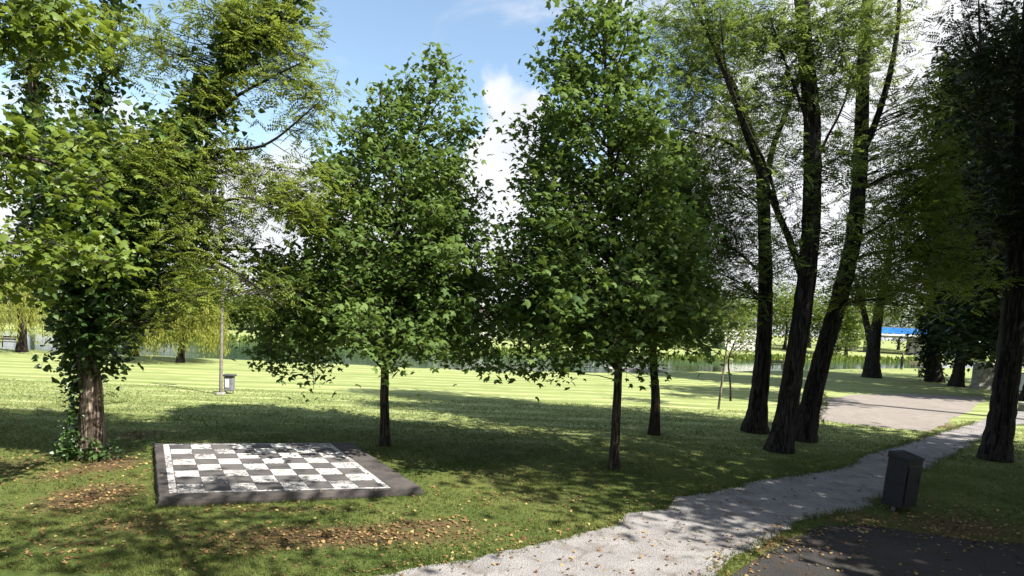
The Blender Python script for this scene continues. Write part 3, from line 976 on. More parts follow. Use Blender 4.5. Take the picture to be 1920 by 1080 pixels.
tree('locust_tree', 'leftmost of the three tall locusts, upright with a flaring foot', 'tree', 'locust trees', G(1418, 810), skA, clA,
     M['leaf_locust_shaded'], 'frond', 25, .44, .33, M['bark_locust'], seed=52, ridge=7, sides=28, flare=1.65, fine=3, fine_len=.5, rbase=.016, zmin=4.5, slope=.6)
skB = [(trunk_line([(1460, 848), (1474, 780), (1490, 680), (1508, 560), (1520, 440), (1524, 320), (1521, 200), (1510, 90), (1497, -80)], YB), .28, .16),
       (line([(1510, 540), (1488, 470, .1), (1455, 390, .2), (1412, 290, .3), (1370, 170, .3), (1330, 70, .3), (1280, -30, .3)], YB), .11, .02),
       (line([(1462, 405, .2), (1440, 320, -.2), (1398, 230, -.4), (1362, 130, -.5), (1350, 20, -.6)], YB), .05, .012),
       (line([(1524, 330), (1545, 270, .4), (1580, 200, .6), (1600, 120, .8)], YB), .05, .015),
       (line([(1523, 260), (1500, 190, -.4), (1470, 110, -.6), (1440, 20, -.8)], YB), .05, .015)]
clB = blob_clusters([(1500, 120, 70, 90, 20), (1560, 130, 60, 90, 20), (1470, 40, 70, 50, 16), (1380, 60, 60, 60, 18), (1560, 300, 50, 70, 12), (1480, 330, 50, 80, 12), (1560, 440, 50, 60, 10), (1480, 450, 40, 50, 8),
                     (1590, 40, 60, 50, 14), (1430, 160, 50, 60, 12), (1320, 30, 50, 40, 10)], YB, np.random.default_rng(53))
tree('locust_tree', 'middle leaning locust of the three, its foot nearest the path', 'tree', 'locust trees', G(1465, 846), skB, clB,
     M['leaf_locust_shaded'], 'frond', 28, .40, .31, M['bark_locust'], seed=54, ridge=7, sides=28, flare=1.55, fine=3, fine_len=.45, rbase=.016, zmin=4.5, slope=.6)
skC = [(trunk_line([(1506, 827), (1522, 750), (1545, 660), (1574, 560), (1598, 460), (1610, 350), (1616, 230), (1619, 110), (1632, -70)], YC), .295, .13),
       (line([(1612, 300), (1645, 220, -.2), (1668, 140, -.3), (1682, 60, -.4), (1690, -60, -.5)], YC), .11, .04),
       (line([(1590, 490), (1640, 474, -.6), (1700, 468, -1), (1760, 474, -1.3), (1800, 492, -1.5)], YC), .06, .012),
       (line([(1600, 450), (1655, 420, -.5), (1690, 380, -.8)], YC), .05, .012),
       (line([(1616, 190), (1590, 120, .4), (1560, 60, .7)], YC), .05, .015)]
clC = blob_clusters([(1640, 70, 60, 70, 16), (1700, 440, 80, 50, 30, -1), (1760, 490, 60, 40, 24, -1.2), (1660, 520, 50, 50, 16, -.5), (1670, 320, 50, 80, 18), (1700, 230, 40, 80, 14), (1720, 350, 40, 60, 14, -.6),
                     (1600, 540, 40, 40, 8, -.5), (1740, 410, 50, 40, 14, -1), (1570, 220, 40, 80, 10), (1690, 560, 50, 30, 10, -.8), (1640, 400, 50, 50, 12), (1820, 520, 40, 30, 8, -1.4), (1650, 160, 40, 60, 8), (1740, 190, 30, 50, 12, -.5), (1755, 290, 36, 50, 14, -.8), (1745, 360, 40, 50, 14, -1)], YC, np.random.default_rng(55))
tree('locust_tree', 'rightmost of the three tall locusts, leaning right with sunlit lower boughs', 'tree', 'locust trees', G(1510, 826), skC, clC,
     M['leaf_locust'], 'frond', 25, .40, .31, M['bark_locust'], seed=56, ridge=7, sides=28, flare=1.5, fine=3, fine_len=.45, rbase=.016, zmin=4.2, slope=.4)
YF = G(1870, 862)[1]
skF = [(trunk_line([(1862, 872), (1876, 800), (1890, 700), (1900, 600), (1910, 450), (1920, 280), (1932, 100), (1940, -80)], YF), .33, .2),
       (line([(1912, 420), (1880, 330, .6), (1850, 240, 1.0), (1840, 120, 1.2), (1835, 0, 1.4)], YF), .10, .02),
       (line([(1918, 320), (1980, 220, -.5), (2040, 80, -1), (2080, -60, -1.2)], YF), .12, .03),
       (line([(1908, 480), (1960, 420, -1.0), (2040, 360, -1.8)], YF), .09, .03)]
clFf = blob_clusters([(1860, 170, 70, 90, 40), (1895, 300, 60, 80, 40), (1890, 400, 60, 60, 30), (1920, 60, 120, 70, 30), (1830, 30, 60, 40, 14), (2040, 200, 130, 160, 40), (2030, 0, 150, 140, 36), (1900, 430, 60, 50, 14), (1960, 480, 60, 60, 14), (2100, 380, 80, 80, 24)], YF, np.random.default_rng(57))
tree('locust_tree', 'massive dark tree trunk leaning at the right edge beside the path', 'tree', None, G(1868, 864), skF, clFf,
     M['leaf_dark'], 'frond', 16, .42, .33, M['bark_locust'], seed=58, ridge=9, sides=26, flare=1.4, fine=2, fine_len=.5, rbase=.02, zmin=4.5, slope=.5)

# --- trees of the far right lawn
YD = G(1635, 708)[1]
skD = [(trunk_line([(1634, 709), (1636, 670), (1642, 620), (1652, 560), (1664, 500), (1672, 440)], YD), .62, .12),
       (line([(1636, 655), (1626, 610, .5), (1614, 560, .8), (1598, 500, 1)], YD), .36, .1)]
clD = blob_clusters([(1640, 520, 70, 40, 40), (1590, 530, 50, 40, 26), (1690, 540, 50, 36, 26), (1640, 440, 80, 50, 40), (1720, 470, 40, 40, 16)], YD, np.random.default_rng(59))
tree('forked_tree', 'forked dark tree standing in the shade left of the bridge', 'tree', None, G(1635, 708), skD, clD,
     M['leaf_far'], 'simple', 34, .7, .32, M['bark_dark'], seed=60, ridge=5, sides=14, flare=1.4, fine=1, fine_len=.8, rbase=.03, zmin=5, slope=.6)
YE = G(1752, 716)[1]
skE = [(trunk_line([(1752, 717), (1750, 660), (1752, 560), (1765, 400), (1775, 220), (1780, 110)], YE), .55, .1)]
rowsE = [(655, 1728, 1790), (620, 1728, 1820), (560, 1735, 1860), (450, 1745, 1900), (320, 1750, 1900), (220, 1755, 1880), (150, 1765, 1850), (95, 1785, 1820)]
clE = crown_clusters(rowsE, YE, 520, .48, .7, np.random.default_rng(61))
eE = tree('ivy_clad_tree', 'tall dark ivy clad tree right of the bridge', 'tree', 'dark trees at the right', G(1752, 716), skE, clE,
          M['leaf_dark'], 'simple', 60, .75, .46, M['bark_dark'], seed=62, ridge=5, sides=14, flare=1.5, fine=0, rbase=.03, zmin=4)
rg = np.random.default_rng(63)
C = catmull(skE[0][0][:3], 60)
th = rg.uniform(0, 6.28, 60)
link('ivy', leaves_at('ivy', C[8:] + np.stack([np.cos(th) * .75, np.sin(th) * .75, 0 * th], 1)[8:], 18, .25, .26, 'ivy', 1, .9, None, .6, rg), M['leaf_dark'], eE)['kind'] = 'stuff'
YG = 37.0
baseG = W(1938, 740, YG); baseG[2] = 0
skG = [([baseG, baseG + [.1, 0, 4], baseG + [.4, .1, 10], baseG + [.6, 0, 17]], .5, .08)]
rowsG = [(672, 1830, 1990), (620, 1805, 2030), (500, 1790, 2080), (350, 1790, 2090), (220, 1795, 2070), (120, 1810, 2030), (40, 1850, 1970)]
clG = crown_clusters(rowsG, YG, 760, .5, .8, np.random.default_rng(64))
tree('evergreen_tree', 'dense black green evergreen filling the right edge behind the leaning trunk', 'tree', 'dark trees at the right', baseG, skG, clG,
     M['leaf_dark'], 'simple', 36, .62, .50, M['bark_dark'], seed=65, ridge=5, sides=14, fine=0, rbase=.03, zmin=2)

YK = 47.0
baseK = W(1795, 700, YK); baseK[2] = 0
skK = [([baseK, baseK + [.3, 0, 4], baseK + [1.2, .1, 9], baseK + [1.6, 0, 15]], .4, .08)]
rowsK = [(668, 1790, 1880), (620, 1770, 1900), (500, 1765, 1910), (380, 1770, 1905), (260, 1780, 1890), (190, 1800, 1870)]
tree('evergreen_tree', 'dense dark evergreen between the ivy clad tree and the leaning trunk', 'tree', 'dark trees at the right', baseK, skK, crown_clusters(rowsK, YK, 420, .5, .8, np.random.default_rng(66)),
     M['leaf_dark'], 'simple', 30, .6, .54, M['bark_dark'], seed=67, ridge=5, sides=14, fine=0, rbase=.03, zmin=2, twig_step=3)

# --- saplings
for (pts, rows, lab, sd) in (([(1347, 767), (1353, 720), (1360, 670), (1368, 610), (1372, 570)], [(655, 1345, 1385), (620, 1335, 1412), (585, 1330, 1425), (555, 1345, 1410), (540, 1365, 1395)], 'slender pale stemmed sapling leaning right, nearer of the two', 71),
                             ([(1370, 752), (1369, 715), (1366, 675), (1378, 640), (1396, 610)], [(665, 1372, 1400), (640, 1380, 1430), (610, 1385, 1440), (590, 1395, 1425)], 'slender dark stemmed sapling, farther of the two', 72)):
    Ys = G(*pts[0])[1]
    sk = [(trunk_line(pts, Ys), .055, .012)]
    cl = crown_clusters(rows, Ys, 46, .6, 1.0, np.random.default_rng(sd))
    tree('sapling', lab, 'sapling', 'saplings beside the locusts', G(*pts[0]), sk, cl, M['leaf_young'], 'simple', 16, .24, .17,
         M['bark_pale'] if sd == 71 else M['bark_dark'], seed=sd, ridge=0, sides=8, flare=1.1, fine=2, fine_len=.3, rbase=.012, zmin=1.6, rtip=.005)


# --- weeping willows on the river bank
def willow(px, py, half, top, label, seed, n=240, trunk=.35):
    rg = np.random.default_rng(seed)
    b = G(px, py)
    Y = b[1]
    hw = abs(W(px + half, py, Y)[0] - b[0])
    H = W(px, top, Y)[2]
    e = empty('willow_tree', tuple(b), label, 'tree', 'weeping willows on the bank')
    sk = [([b, b + [.1, 0, H * .3], b + [-.2, 0, H * .55], b + [.1, 0, H * .8]], trunk, .08)]
    for a in np.linspace(0, 2 * np.pi, 8, endpoint=False):
        d = np.array([math.cos(a), math.sin(a), 0])
        sk.append(([b + [0, 0, H * .45], b + d * hw * .4 + [0, 0, H * .75], b + d * hw * .8 + [0, 0, H * .72]], .09, .02))
    skeleton_tubes(sk, M['bark_dark'], e, 1.5, 5, 12)
    P, T, N, TI = [], [], [], []
    for k in range(n):
        a = rg.uniform(0, 2 * np.pi)
        q = rg.uniform(.15, 1) ** .6
        s = b + np.array([math.cos(a) * hw * q, math.sin(a) * hw * q, H * (1 - .42 * q ** 2.2) + rg.normal(0, .3)])
        L = rg.uniform(.6, 1.0) * (s[2] - .35) * (.6 + .4 * q)
        m = int(L / .11)
        tt = np.arange(m) * .11
        sw = rg.normal(0, .05, 2)
        p = np.stack([s[0] + sw[0] * tt + .05 * np.sin(tt * 2 + k), s[1] + sw[1] * tt, s[2] - tt], 1)
        P.append(p + rg.normal(0, .05, p.shape))
        dd = rg.normal(0, .35, p.shape); dd[:, 2] = -1
        T.append(dd)
        N.append(rg.normal(0, 1, p.shape) * [1, 1, .2])
        TI.append(np.full(m, rg.uniform(0, 1)))
    P = np.concatenate(P); n_ = len(P)
    tint = np.clip(np.concatenate(TI) * .6 + rg.uniform(0, .4, n_), 0, 1)
    link('crown', scatter_leaves('crown', P, np.concatenate(N), np.concatenate(T), rg.uniform(.2, .36, n_), tint, 'willow'), M['leaf_willow'], e)['kind'] = 'stuff'


willow(40, 660, 118, 478, 'weeping willow on the bank at the far left behind the bench', 81, 520, .28)
willow(338, 680, 80, 505, 'weeping willow on the bank behind the lamp post', 82, 760, .2)
willow(252, 668, 60, 505, 'weeping willow hidden mostly behind the ivy clad trunk', 83, 240, .22)

# --- trees across the river (px, top py, half width px, depth, kind)
FAR = [(-90, 420, 90, 84, 0), (60, 450, 90, 88, 1), (170, 480, 80, 92, 0), (290, 500, 70, 96, 1), (385, 545, 55, 98, 2), (455, 590, 45, 92, 0), (530, 555, 60, 96, 1), (620, 545, 70, 100, 0), (720, 560, 60, 94, 2),
       (800, 550, 55, 104, 1), (1075, 565, 60, 100, 0), (1150, 560, 60, 96, 2), (1235, 555, 60, 100, 1), (1345, 545, 55, 104, 1), (1405, 560, 42, 128, 0), (1475, 530, 55, 112, 2), (1550, 545, 48, 112, 0),
       (1592, 560, 40, 104, 1), (1690, 560, 50, 150, 2), (1745, 540, 50, 140, 1), (1810, 500, 60, 130, 0), (1640, 545, 50, 156, 1), (1900, 500, 80, 120, 0), (1990, 480, 80, 116, 1), (1440, 545, 60, 122, 1), (1522, 535, 60, 128, 0), (1610, 535, 60, 142, 2), (1370, 550, 50, 132, 0), (1300, 560, 60, 112, 2), (880, 560, 60, 122, 0), (975, 555, 60, 124, 1), (670, 550, 60, 122, 0), (500, 560, 55, 118, 0), (420, 560, 50, 116, 0), (230, 500, 70, 112, 0)]
kinds = ['round crowned', 'broad leafy', 'pale green']
desc = ['at the far left end of the opposite bank', 'behind the left willow on the opposite bank', 'second from the left on the opposite bank', 'behind the lamp post willow across the river', 'just left of the lamp post across the river',
        'low beside the lamp post across the river', 'left of the first plane tree across the river', 'behind the left side of the first plane crown', 'straight behind the first plane trunk', 'between the white house and the first plane crown',
        'right of the long white house', 'behind the slim plane trunk across the river', 'behind the dark trunked plane across the river', 'behind the saplings across the river', 'beside the white terraced building',
        'behind the middle locust trunk across the river', 'behind the rightmost locust trunk across the river', 'left of the forked tree across the river', 'behind the bridge railing', 'right of the bridge lamp pole',
        'behind the ivy clad tree', 'behind the left end of the bridge', 'behind the evergreen at the right', 'at the far right end of the opposite bank',
        'between the left and middle locust trunks, well back', 'between the middle and right locust trunks, well back', 'well back behind the forked tree', 'behind the saplings, well back', 'between the dark trunked plane and the saplings',
        'rising behind the left half of the white house', 'rising behind the right half of the white house', 'well back behind the first plane crown', 'well back right of the lamp post', 'well back behind the lamp post', 'well back behind the ivy clad trunk']
FAR_X = []
for i, (px, top, hw, Y, k) in enumerate(FAR):
    rg = np.random.default_rng(100 + i)
    b = W(px, 600, Y)
    b[2] = float(ground_z(np.array([b[0]]), np.array([Y]))[0])
    FAR_X.append((b[0], Y))
    H = max(5.0, W(px, top, Y)[2] - b[2])
    rw = hw / FPX * Y
    sk = [([b, b + [rg.normal(0, .15), 0, H * .3], b + [rg.normal(0, .3), 0, H * .75]], .16 + H * .012, .06)]
    n = 130
    u = unit(rg.normal(0, 1, (n, 3))) * (rg.uniform(0, 1, n) ** .4)[:, None]
    lump = 1 + .25 * np.sin(3 * np.arctan2(u[:, 1], u[:, 0]) + i) * np.cos(4 * u[:, 2] + i)
    cl = b + np.array([0, 0, H * .58]) + u * lump[:, None] * np.array([rw, rw, H * .42])
    tree('far_tree', kinds[k] + ' tree ' + desc[i], 'tree', 'trees on the opposite bank', b, sk, cl, M[('leaf_far', 'leaf_young', 'leaf_willow')[k]] if k != 2 else M['leaf_young'],
         'simple', 22, .17 * rw + .25, .60, M['bark_dark'], seed=130 + i, ridge=0, sides=8, fine=0, rbase=.03, zmin=b[2] + 1.2, twig_step=3)

# --- unseen trees placed for their shade; rear, left, low ones added to block skylight
SHADE = [((13.0, 8.5), 6.5, 19.5, 4.6, 290, 'tree right of the viewpoint shading the path'), ((20.5, 12.0), 4.0, 24.0, 5.2, 380, 'tree on the right verge shading the near grass'),
         ((4.6, 3.4), 9.6, 14.0, 2.9, 60, 'sparse tree behind the viewpoint dappling the near lawn'), ((20.0, 4.0), 4.5, 17.0, 4.6, 320, 'dense tree right of the viewpoint shading the road'),
         ((44.0, 37.0), 3.0, 23.0, 6.0, 320, 'tall tree at the far right beyond the court'), ((54.0, 48.0), 3.0, 24.0, 7.0, 300, 'tall tree at the far right near the river'),
         ((27.0, 11.0), 4.0, 20.0, 5.0, 300, 'tall tree right of the leaning trunk'),
         ((17.5, 5.5), 5.0, 14.0, 3.4, 110, 'broad tree between the viewpoint and the road'), ((-13.0, -8.0), 1.5, 19.0, 6.5, 240, 'added unseen tree behind the viewpoint to the left, blocking skylight'), ((-21.0, 4.0), 1.5, 18.0, 5.5, 240, 'added unseen tree left of the viewpoint, blocking skylight'),
         ((-27.0, 15.0), 1.5, 18.0, 5.5, 240, 'added unseen tree beyond the left edge of the lawn, blocking skylight'),
         ((41.0, 44.0), 4.0, 22.0, 5.0, 260, 'tall tree beyond the court at the right'), ((29.0, 25.0), 14.0, 22.0, 3.6, 160, 'high crowned tree right of the court'),
         ((16.8, 10.2), 2.2, 10.5, 3.6, 260, 'added unseen low tree on the right verge beside the bin, blocking skylight'), ((14.8, 4.4), 2.2, 9.0, 3.0, 220, 'added unseen low tree by the road right of the viewpoint, blocking skylight'),
         ((-3.0, -10.0), 1.5, 19.0, 6.0, 240, 'added unseen tree straight behind the viewpoint, blocking skylight'), ((7.0, -12.0), 1.5, 19.0, 6.0, 240, 'added unseen tree behind the viewpoint to the right, blocking skylight'), ((18.0, -9.0), 1.5, 18.0, 6.0, 240, 'added unseen tree far behind the viewpoint at the right, blocking skylight')]
for i, ((x, y), z0, z1, r_, n, lab) in enumerate(SHADE):
    rg = np.random.default_rng(200 + i)
    b = np.array([x, y, 0.0])
    sk = [([b, b + [.1, .1, z0], b + [.2, 0, (z0 + z1) / 2], b + [0, 0, z1]], .35, .05)]
    if i == 2:          # leaning in from behind the viewpoint
        f0 = np.array([8.5, -4.5, 0.0])
        sk = [([f0, f0 + [-.3, .6, 4.5], f0 + [-1.5, 3.5, 8.5], b + [0, 0, z1 - 1]], .30, .05)]
    u = unit(rg.normal(0, 1, (n, 3))) * (rg.uniform(0, 1, n) ** .45)[:, None]
    cl = b + np.array([0, 0, (z0 + z1) / 2]) + u * np.array([r_, r_, (z1 - z0) / 2])
    tree('shade_tree', lab, 'tree', 'trees at the right outside the view', b, sk, cl, M['leaf_shade'], 'simple', 22 if i in (0, 1, 2, 3, 7) else 14, .5, {2: .24, 0: .30, 7: .28, 1: .46, 3: .46}.get(i, .58), M['bark_locust'], seed=230 + i, sides=12, fine=0, rbase=.03, twig=i < 4)

# ------------------------------------------------------------------ street furniture and small things
M['wood_pole'] = plain_mat('weathered pole wood', (0.12, 0.105, 0.09), (0.20, 0.18, 0.155), 9.0, .85, .2)
M['bench_wood'] = plain_mat('bench wood', (0.060, 0.045, 0.032), (0.11, 0.085, 0.062), 14.0, .75, .3)
M['iron'] = plain_mat('dark iron', (0.020, 0.021, 0.024), (0.036, 0.037, 0.040), 20.0, .5, .5)
M['navy_metal'] = plain_mat('dark navy painted metal', (0.004, 0.005, 0.010), (0.010, 0.012, 0.020), 7.0, .5, .4, .1)
M['grey_metal'] = plain_mat('grey painted metal', (0.12, 0.12, 0.13), (0.20, 0.20, 0.21), 10.0, .5, .5, .1)
M['bin_grey'] = plain_mat('bin grey plastic', (0.10, 0.10, 0.12), (0.16, 0.16, 0.18), 9.0, .55, .4, .1)
M['white_paint'] = plain_mat('white render', (0.66, 0.65, 0.62), (0.78, 0.77, 0.74), 2.0, .8, .2, .1)
M['concrete'] = plain_mat('grey concrete', (0.20, 0.19, 0.17), (0.33, 0.31, 0.28), 3.0, .9, .2, .4)
M['concrete_old'] = plain_mat('mossy grey concrete', (0.13, 0.13, 0.105), (0.26, 0.25, 0.21), 3.0, .9, .2, .4)
M['blue'] = plain_mat('blue panel', (0.010, 0.12, 0.40), (0.025, 0.19, 0.52), 1.2, .5, .4, .05)
M['roof_tile'] = plain_mat('brown roof tile', (0.07, 0.055, 0.048), (0.12, 0.095, 0.08), 4.0, .85, .2)
M['window_glass'] = plain_mat('dark window glass', (0.02, 0.025, 0.03), (0.035, 0.04, 0.05), 2.0, .08, .6, .0)
M['skin'] = plain_mat('skin', (0.30, 0.17, 0.12), (0.34, 0.20, 0.14), 8.0, .6, .3, .05)
M['dark_cloth'] = plain_mat('dark clothing', (0.008, 0.009, 0.012), (0.018, 0.019, 0.024), 16.0, .9, .15)

# lamp post with its litter bin
b = G(414, 740)
e = empty('lamp_post', tuple(b), 'tall weathered lamp post on the sunny lawn beside the litter bin', 'lamp post')
H = W(420, 478, b[1])[2]
tilt = np.array([.012, 0, 1.0])
mb = MB(); mb.tube([b + tilt * z for z in (-.1, .3, H * .5, H)], [.072, .07, .06, .05], 12); mb.build('pole', M['wood_pole'], e, True)
mb = MB(); mb.box(b + [0, 0, .04], (.32, .32, .12), .2, .03); mb.build('footing', M['concrete'], e)
mb = MB(); mb.tube([b + tilt * (H - .15), b + tilt * (H + .1) + [.4, -.1, .1], b + tilt * (H + .12) + [.95, -.25, .12]], [.035, .03, .03], 8); mb.build('arm', M['grey_metal'], e, True)
mb = MB(); mb.box(b + tilt * (H + .10) + [1.2, -.32, .10], (.62, .26, .13), -.25, .04, .85); mb.build('lamp_head', M['grey_metal'], e)

b = G(430, 738)
e = empty('litter_bin', tuple(b), 'grey litter bin with a dark lid standing beside the lamp post', 'litter bin')
mb = MB(); mb.box(b + [0, 0, .42], (.34, .32, .62), .15, .03, 1.08); mb.build('body', M['bin_grey'], e)
mb = MB(); mb.box(b + [0, 0, .78], (.50, .46, .08), .15, .03); mb.build('lid', M['iron'], e)
mb = MB(); mb.box(b + [-.01, -.185, .46], (.15, .012, .34), .15); mb.build('notice_plate', M['white_paint'], e)
for s in (-1, 1):
    mb = MB(); mb.tube([b + [s * .15, .02, -.05], b + [s * .15, .02, .76]], .02, 8); mb.build('post', M['iron'], e)


def park_bench(name, b, rz, L, label, group, back=True):
    e = empty(name, tuple(b), label, 'bench', group, rz)
    for k in range(3):
        mb = MB(); mb.box((0, -.16 + .16 * k, .45), (L, .13, .045), 0, .01); mb.build('seat_slat', M['bench_wood'], e, world_at=False)
    if back:
        for k in range(2):
            mb = MB(); mb.box((0, .27 + .03 * k, .64 + .17 * k), (L, .04, .13), 0, .01); mb.build('back_slat', M['bench_wood'], e, world_at=False)
    for s in (-1, 1):
        mb = MB()
        mb.box((s * L * .36, -.17, .21), (.06, .06, .43)); mb.box((s * L * .36, .19, .21), (.06, .06, .43)); mb.box((s * L * .36, 0, .395), (.058, .42, .05))
        if back:
            mb.tube([(s * L * .36, .20, .40), (s * L * .36, .28, .62), (s * L * .36, .33, .90)], .028, 6)
        mb.build('leg', M['iron'], e, world_at=False)
    return e


park_bench('park_bench', G(19, 652), .15, 1.75, 'dark park bench at the far left facing the river', 'benches by the river')
park_bench('park_bench', G(222, 663), .1, 1.7, 'dark park bench seen just right of the ivy clad trunk', 'benches by the river')
park_bench('park_bench', G(1457, 692), .5, 2.6, 'low bench seen between the left and middle locust trunks', 'benches by the river')
park_bench('park_bench', G(1724, 691), .3, 3.2, 'dark bench on the shaded lawn right of the standing person', 'benches by the river')

# dark metal bin box beside the path
b = G(1683, 956)
rz = R(33)
e = empty('waste_box', tuple(b), 'dark navy metal waste box leaning beside the gravel path', 'bin')
lean = Matrix.Rotation(R(3.5), 3, 'Y')
LM = np.array(lean)
X0, Y0 = .66, .38


def wb(name, c, s, mat, bevel=.012, taper=1.0):
    mb = MB()
    mb.box(c, s, 0, bevel, taper)
    V = np.concatenate(mb.V)
    cz_, sz_ = math.cos(rz), math.sin(rz)
    V = np.stack([V[:, 0] * cz_ - V[:, 1] * sz_, V[:, 0] * sz_ + V[:, 1] * cz_, V[:, 2]], 1) @ LM.T + b
    mb.V = [V]
    return mb.build(name, mat, e)


wb('body', (0, 0, .60), (X0, Y0, .98), M['navy_metal'], .006)
lid = MB()
lz = [(-X0 / 2 - .012, -Y0 / 2 - .012, 1.092), (X0 / 2 + .012, -Y0 / 2 - .012, 1.092), (X0 / 2 + .012, Y0 / 2 + .012, 1.092), (-X0 / 2 - .012, Y0 / 2 + .012, 1.092)]
lt = [(p[0], p[1], 1.12 + (.09 if p[1] > 0 else 0)) for p in lz]
V = np.array(lz + lt)
cz_, sz_ = math.cos(rz), math.sin(rz)
V = np.stack([V[:, 0] * cz_ - V[:, 1] * sz_, V[:, 0] * sz_ + V[:, 1] * cz_, V[:, 2]], 1) @ LM.T + b
lid.add(V, [(3, 2, 1, 0), (4, 5, 6, 7), (0, 1, 5, 4), (1, 2, 6, 5), (2, 3, 7, 6), (3, 0, 4, 7)]); lid.build('slanted_lid', M['navy_metal'], e)
dp = wb('door_panel', (0, -Y0 / 2 - .012, .58), (X0 - .10, .016, .78), M['navy_metal'], .004)
dh = wb('door_handle', (X0 * .32, -Y0 / 2 - .03, .66), (.03, .03, .12), M['iron'], .006)
dh.parent = dp
dh.matrix_parent_inverse = Matrix.Identity(4)
for s in (-1, 1):
    wb('foot', (s * .2, 0, .03), (.06, .06, .18), M['grey_metal'], .005)

# concrete block, thin pole and pale box at the right edge
b = G(1841, 729)
e = empty('concrete_block', tuple(b), 'mossy upright concrete block in the shade beyond the court', 'block')
wB = 32 / FPX * b[1] * 1.05
hB = 44 / FPX * b[1] * 1.0
for s in (-1, 1):
    mb = MB(); mb.box(b + [s * wB * .25, s * wB * .03, hB / 2 + .1], (wB * .498, .7, hB), .12, .05); mb.build('slab', M['concrete_old'], e)
mb = MB(); mb.box(b + [0, 0, .12], (wB * 1.04, .9, .34), .12, .05); mb.build('plinth', M['concrete_old'], e)
b = G(1869, 742)
e = empty('thin_pole', tuple(b), 'thin grey metal pole left of the leaning trunk', 'pole')
Hp = W(1871, 600, b[1])[2]
mb = MB(); mb.tube([b, b + [.08, 0, Hp]], [.045, .04], 8); mb.build('shaft', M['grey_metal'], e, True)
mb = MB(); mb.tube([b + [.08, 0, Hp], b + [.08, 0, Hp + .06]], [.055, .02], 8); mb.build('cap', M['iron'], e, True)
b = G(1928, 772)
e = empty('stone_bench', tuple(b), 'pale stone bench cut by the right edge beyond the path', 'bench')
mb = MB(); mb.box(b + [.3, .2, .42], (1.6, .5, .12), .2, .02); mb.build('seat', M['concrete'], e)
for s in (-1, 1):
    mb = MB(); mb.box(b + [.3 + s * .5, .2 + s * .1, .18], (.22, .42, .36), .2, .02); mb.build('leg', M['concrete_old'], e)
b = W(1925, 700, 44.0); b[2] = 0
e = empty('white_box', tuple(b), 'white utility box at the right edge behind the leaning trunk', 'utility box')
mb = MB(); mb.box(b + [0, 0, .75], (.9, .5, 1.3), .1, .03); mb.build('body', M['white_paint'], e)
mb = MB(); mb.box(b + [0, 0, .05], (1.0, .6, .16), .1, .02); mb.build('plinth', M['concrete'], e)
mb = MB(); mb.box(b + [0, 0, 1.43], (1.0, .6, .06), .1, .02); mb.build('lid', M['grey_metal'], e)

# ------------------------------------------------------------------ person on the far shaded lawn
b = G(1690, 693)
e = empty('person', tuple(b), 'person in dark clothes standing on the shaded lawn near the river', 'person')
sk_v = [(0, 0, .95), (0, 0, 1.15), (0, .01, 1.38), (0, .01, 1.52), (0, -.01, 1.62), (0, -.015, 1.74),
        (.19, .01, 1.42), (.25, .02, 1.15), (.23, -.05, .92), (.23, -.07, .82), (-.19, .01, 1.42), (-.25, .02, 1.15), (-.23, -.05, .92), (-.23, -.07, .82),
        (.09, 0, .88), (.10, -.02, .50), (.10, .02, .09), (.10, -.13, .04), (-.09, 0, .88), (-.10, .03, .50), (-.10, .10, .09), (-.10, -.05, .04)]
sk_e = [(0, 1), (1, 2), (2, 3), (3, 4), (4, 5), (2, 6), (6, 7), (7, 8), (8, 9), (2, 10), (10, 11), (11, 12), (12, 13), (0, 14), (14, 15), (15, 16), (16, 17), (0, 18), (18, 19), (19, 20), (20, 21)]
sk_r = [.15, .145, .15, .06, .085, .075, .07, .05, .04, .04, .07, .05, .04, .04, .10, .07, .05, .045, .10, .07, .05, .045]
me = bpy.data.meshes.new('body')
me.from_pydata(sk_v, sk_e, [])
po = link('body', me, M['dark_cloth'], e, world_at=False)
po.scale = (1.05, 1.05, 1.05)
po.rotation_euler = (0, 0, .6)
po.modifiers.new('skin', 'SKIN')
for i, v in enumerate(me.skin_vertices[0].data):
    v.radius = (sk_r[i], sk_r[i] * .8)
    v.use_root = i == 0
sb = po.modifiers.new('smooth', 'SUBSURF'); sb.levels = sb.render_levels = 2
mb = MB(); mb.tube([(0, .0, 1.66), (0, .01, 1.74), (0, .01, 1.80), (0, .0, 1.85), (0, 0, 1.87)], [.09, .112, .108, .07, .02], 12)
hr = mb.build('hair', M['iron'], e, True, world_at=False); hr.scale = (1.05,) * 3
mb = MB(); mb.tube([(0, -.035, 1.58), (0, -.045, 1.64), (0, -.045, 1.72), (0, -.03, 1.79)], [.05, .082, .088, .07], 12)
fc = mb.build('face', M['skin'], e, True, world_at=False); fc.scale = (1.05,) * 3; fc.rotation_euler = (0, 0, .6)

# ------------------------------------------------------------------ bridge and buildings across the river
YBr = 122.0
zt = W(1660, 614, YBr)[2]
zd = W(1660, 626, YBr)[2]
zg = 1.0
xl, xr = W(1596, 640, YBr)[0], W(1860, 640, YBr)[0]
bx = (xl + xr) / 2
e = empty('road_bridge', (bx, YBr, zg), 'concrete road bridge with a blue parapet seen past the forked tree', 'bridge')
mb = MB(); mb.box((bx, YBr + 4, zd - .35), (xr - xl, 9, .7)); mb.build('deck', M['concrete'], e)
mb = MB(); mb.box((bx, YBr - .75, zd - .15), (xr - xl, .5, .3)); mb.build('deck_edge', M['white_paint'], e)
npan = 14
for k in range(npan):
    w_ = (xr - xl) / npan
    mb = MB(); mb.box((xl + w_ * (k + .5), YBr - .6, (zt + zd) / 2 + .12), (w_ - .02, .08, (zt - zd) - .1)); mb.build('blue_panel', M['blue'] if k > 0 else M['grey_metal'], e)
mb = MB(); mb.box((bx, YBr - .6, zt + .08), (xr - xl, .12, .08)); mb.build('hand_rail', M['grey_metal'], e)
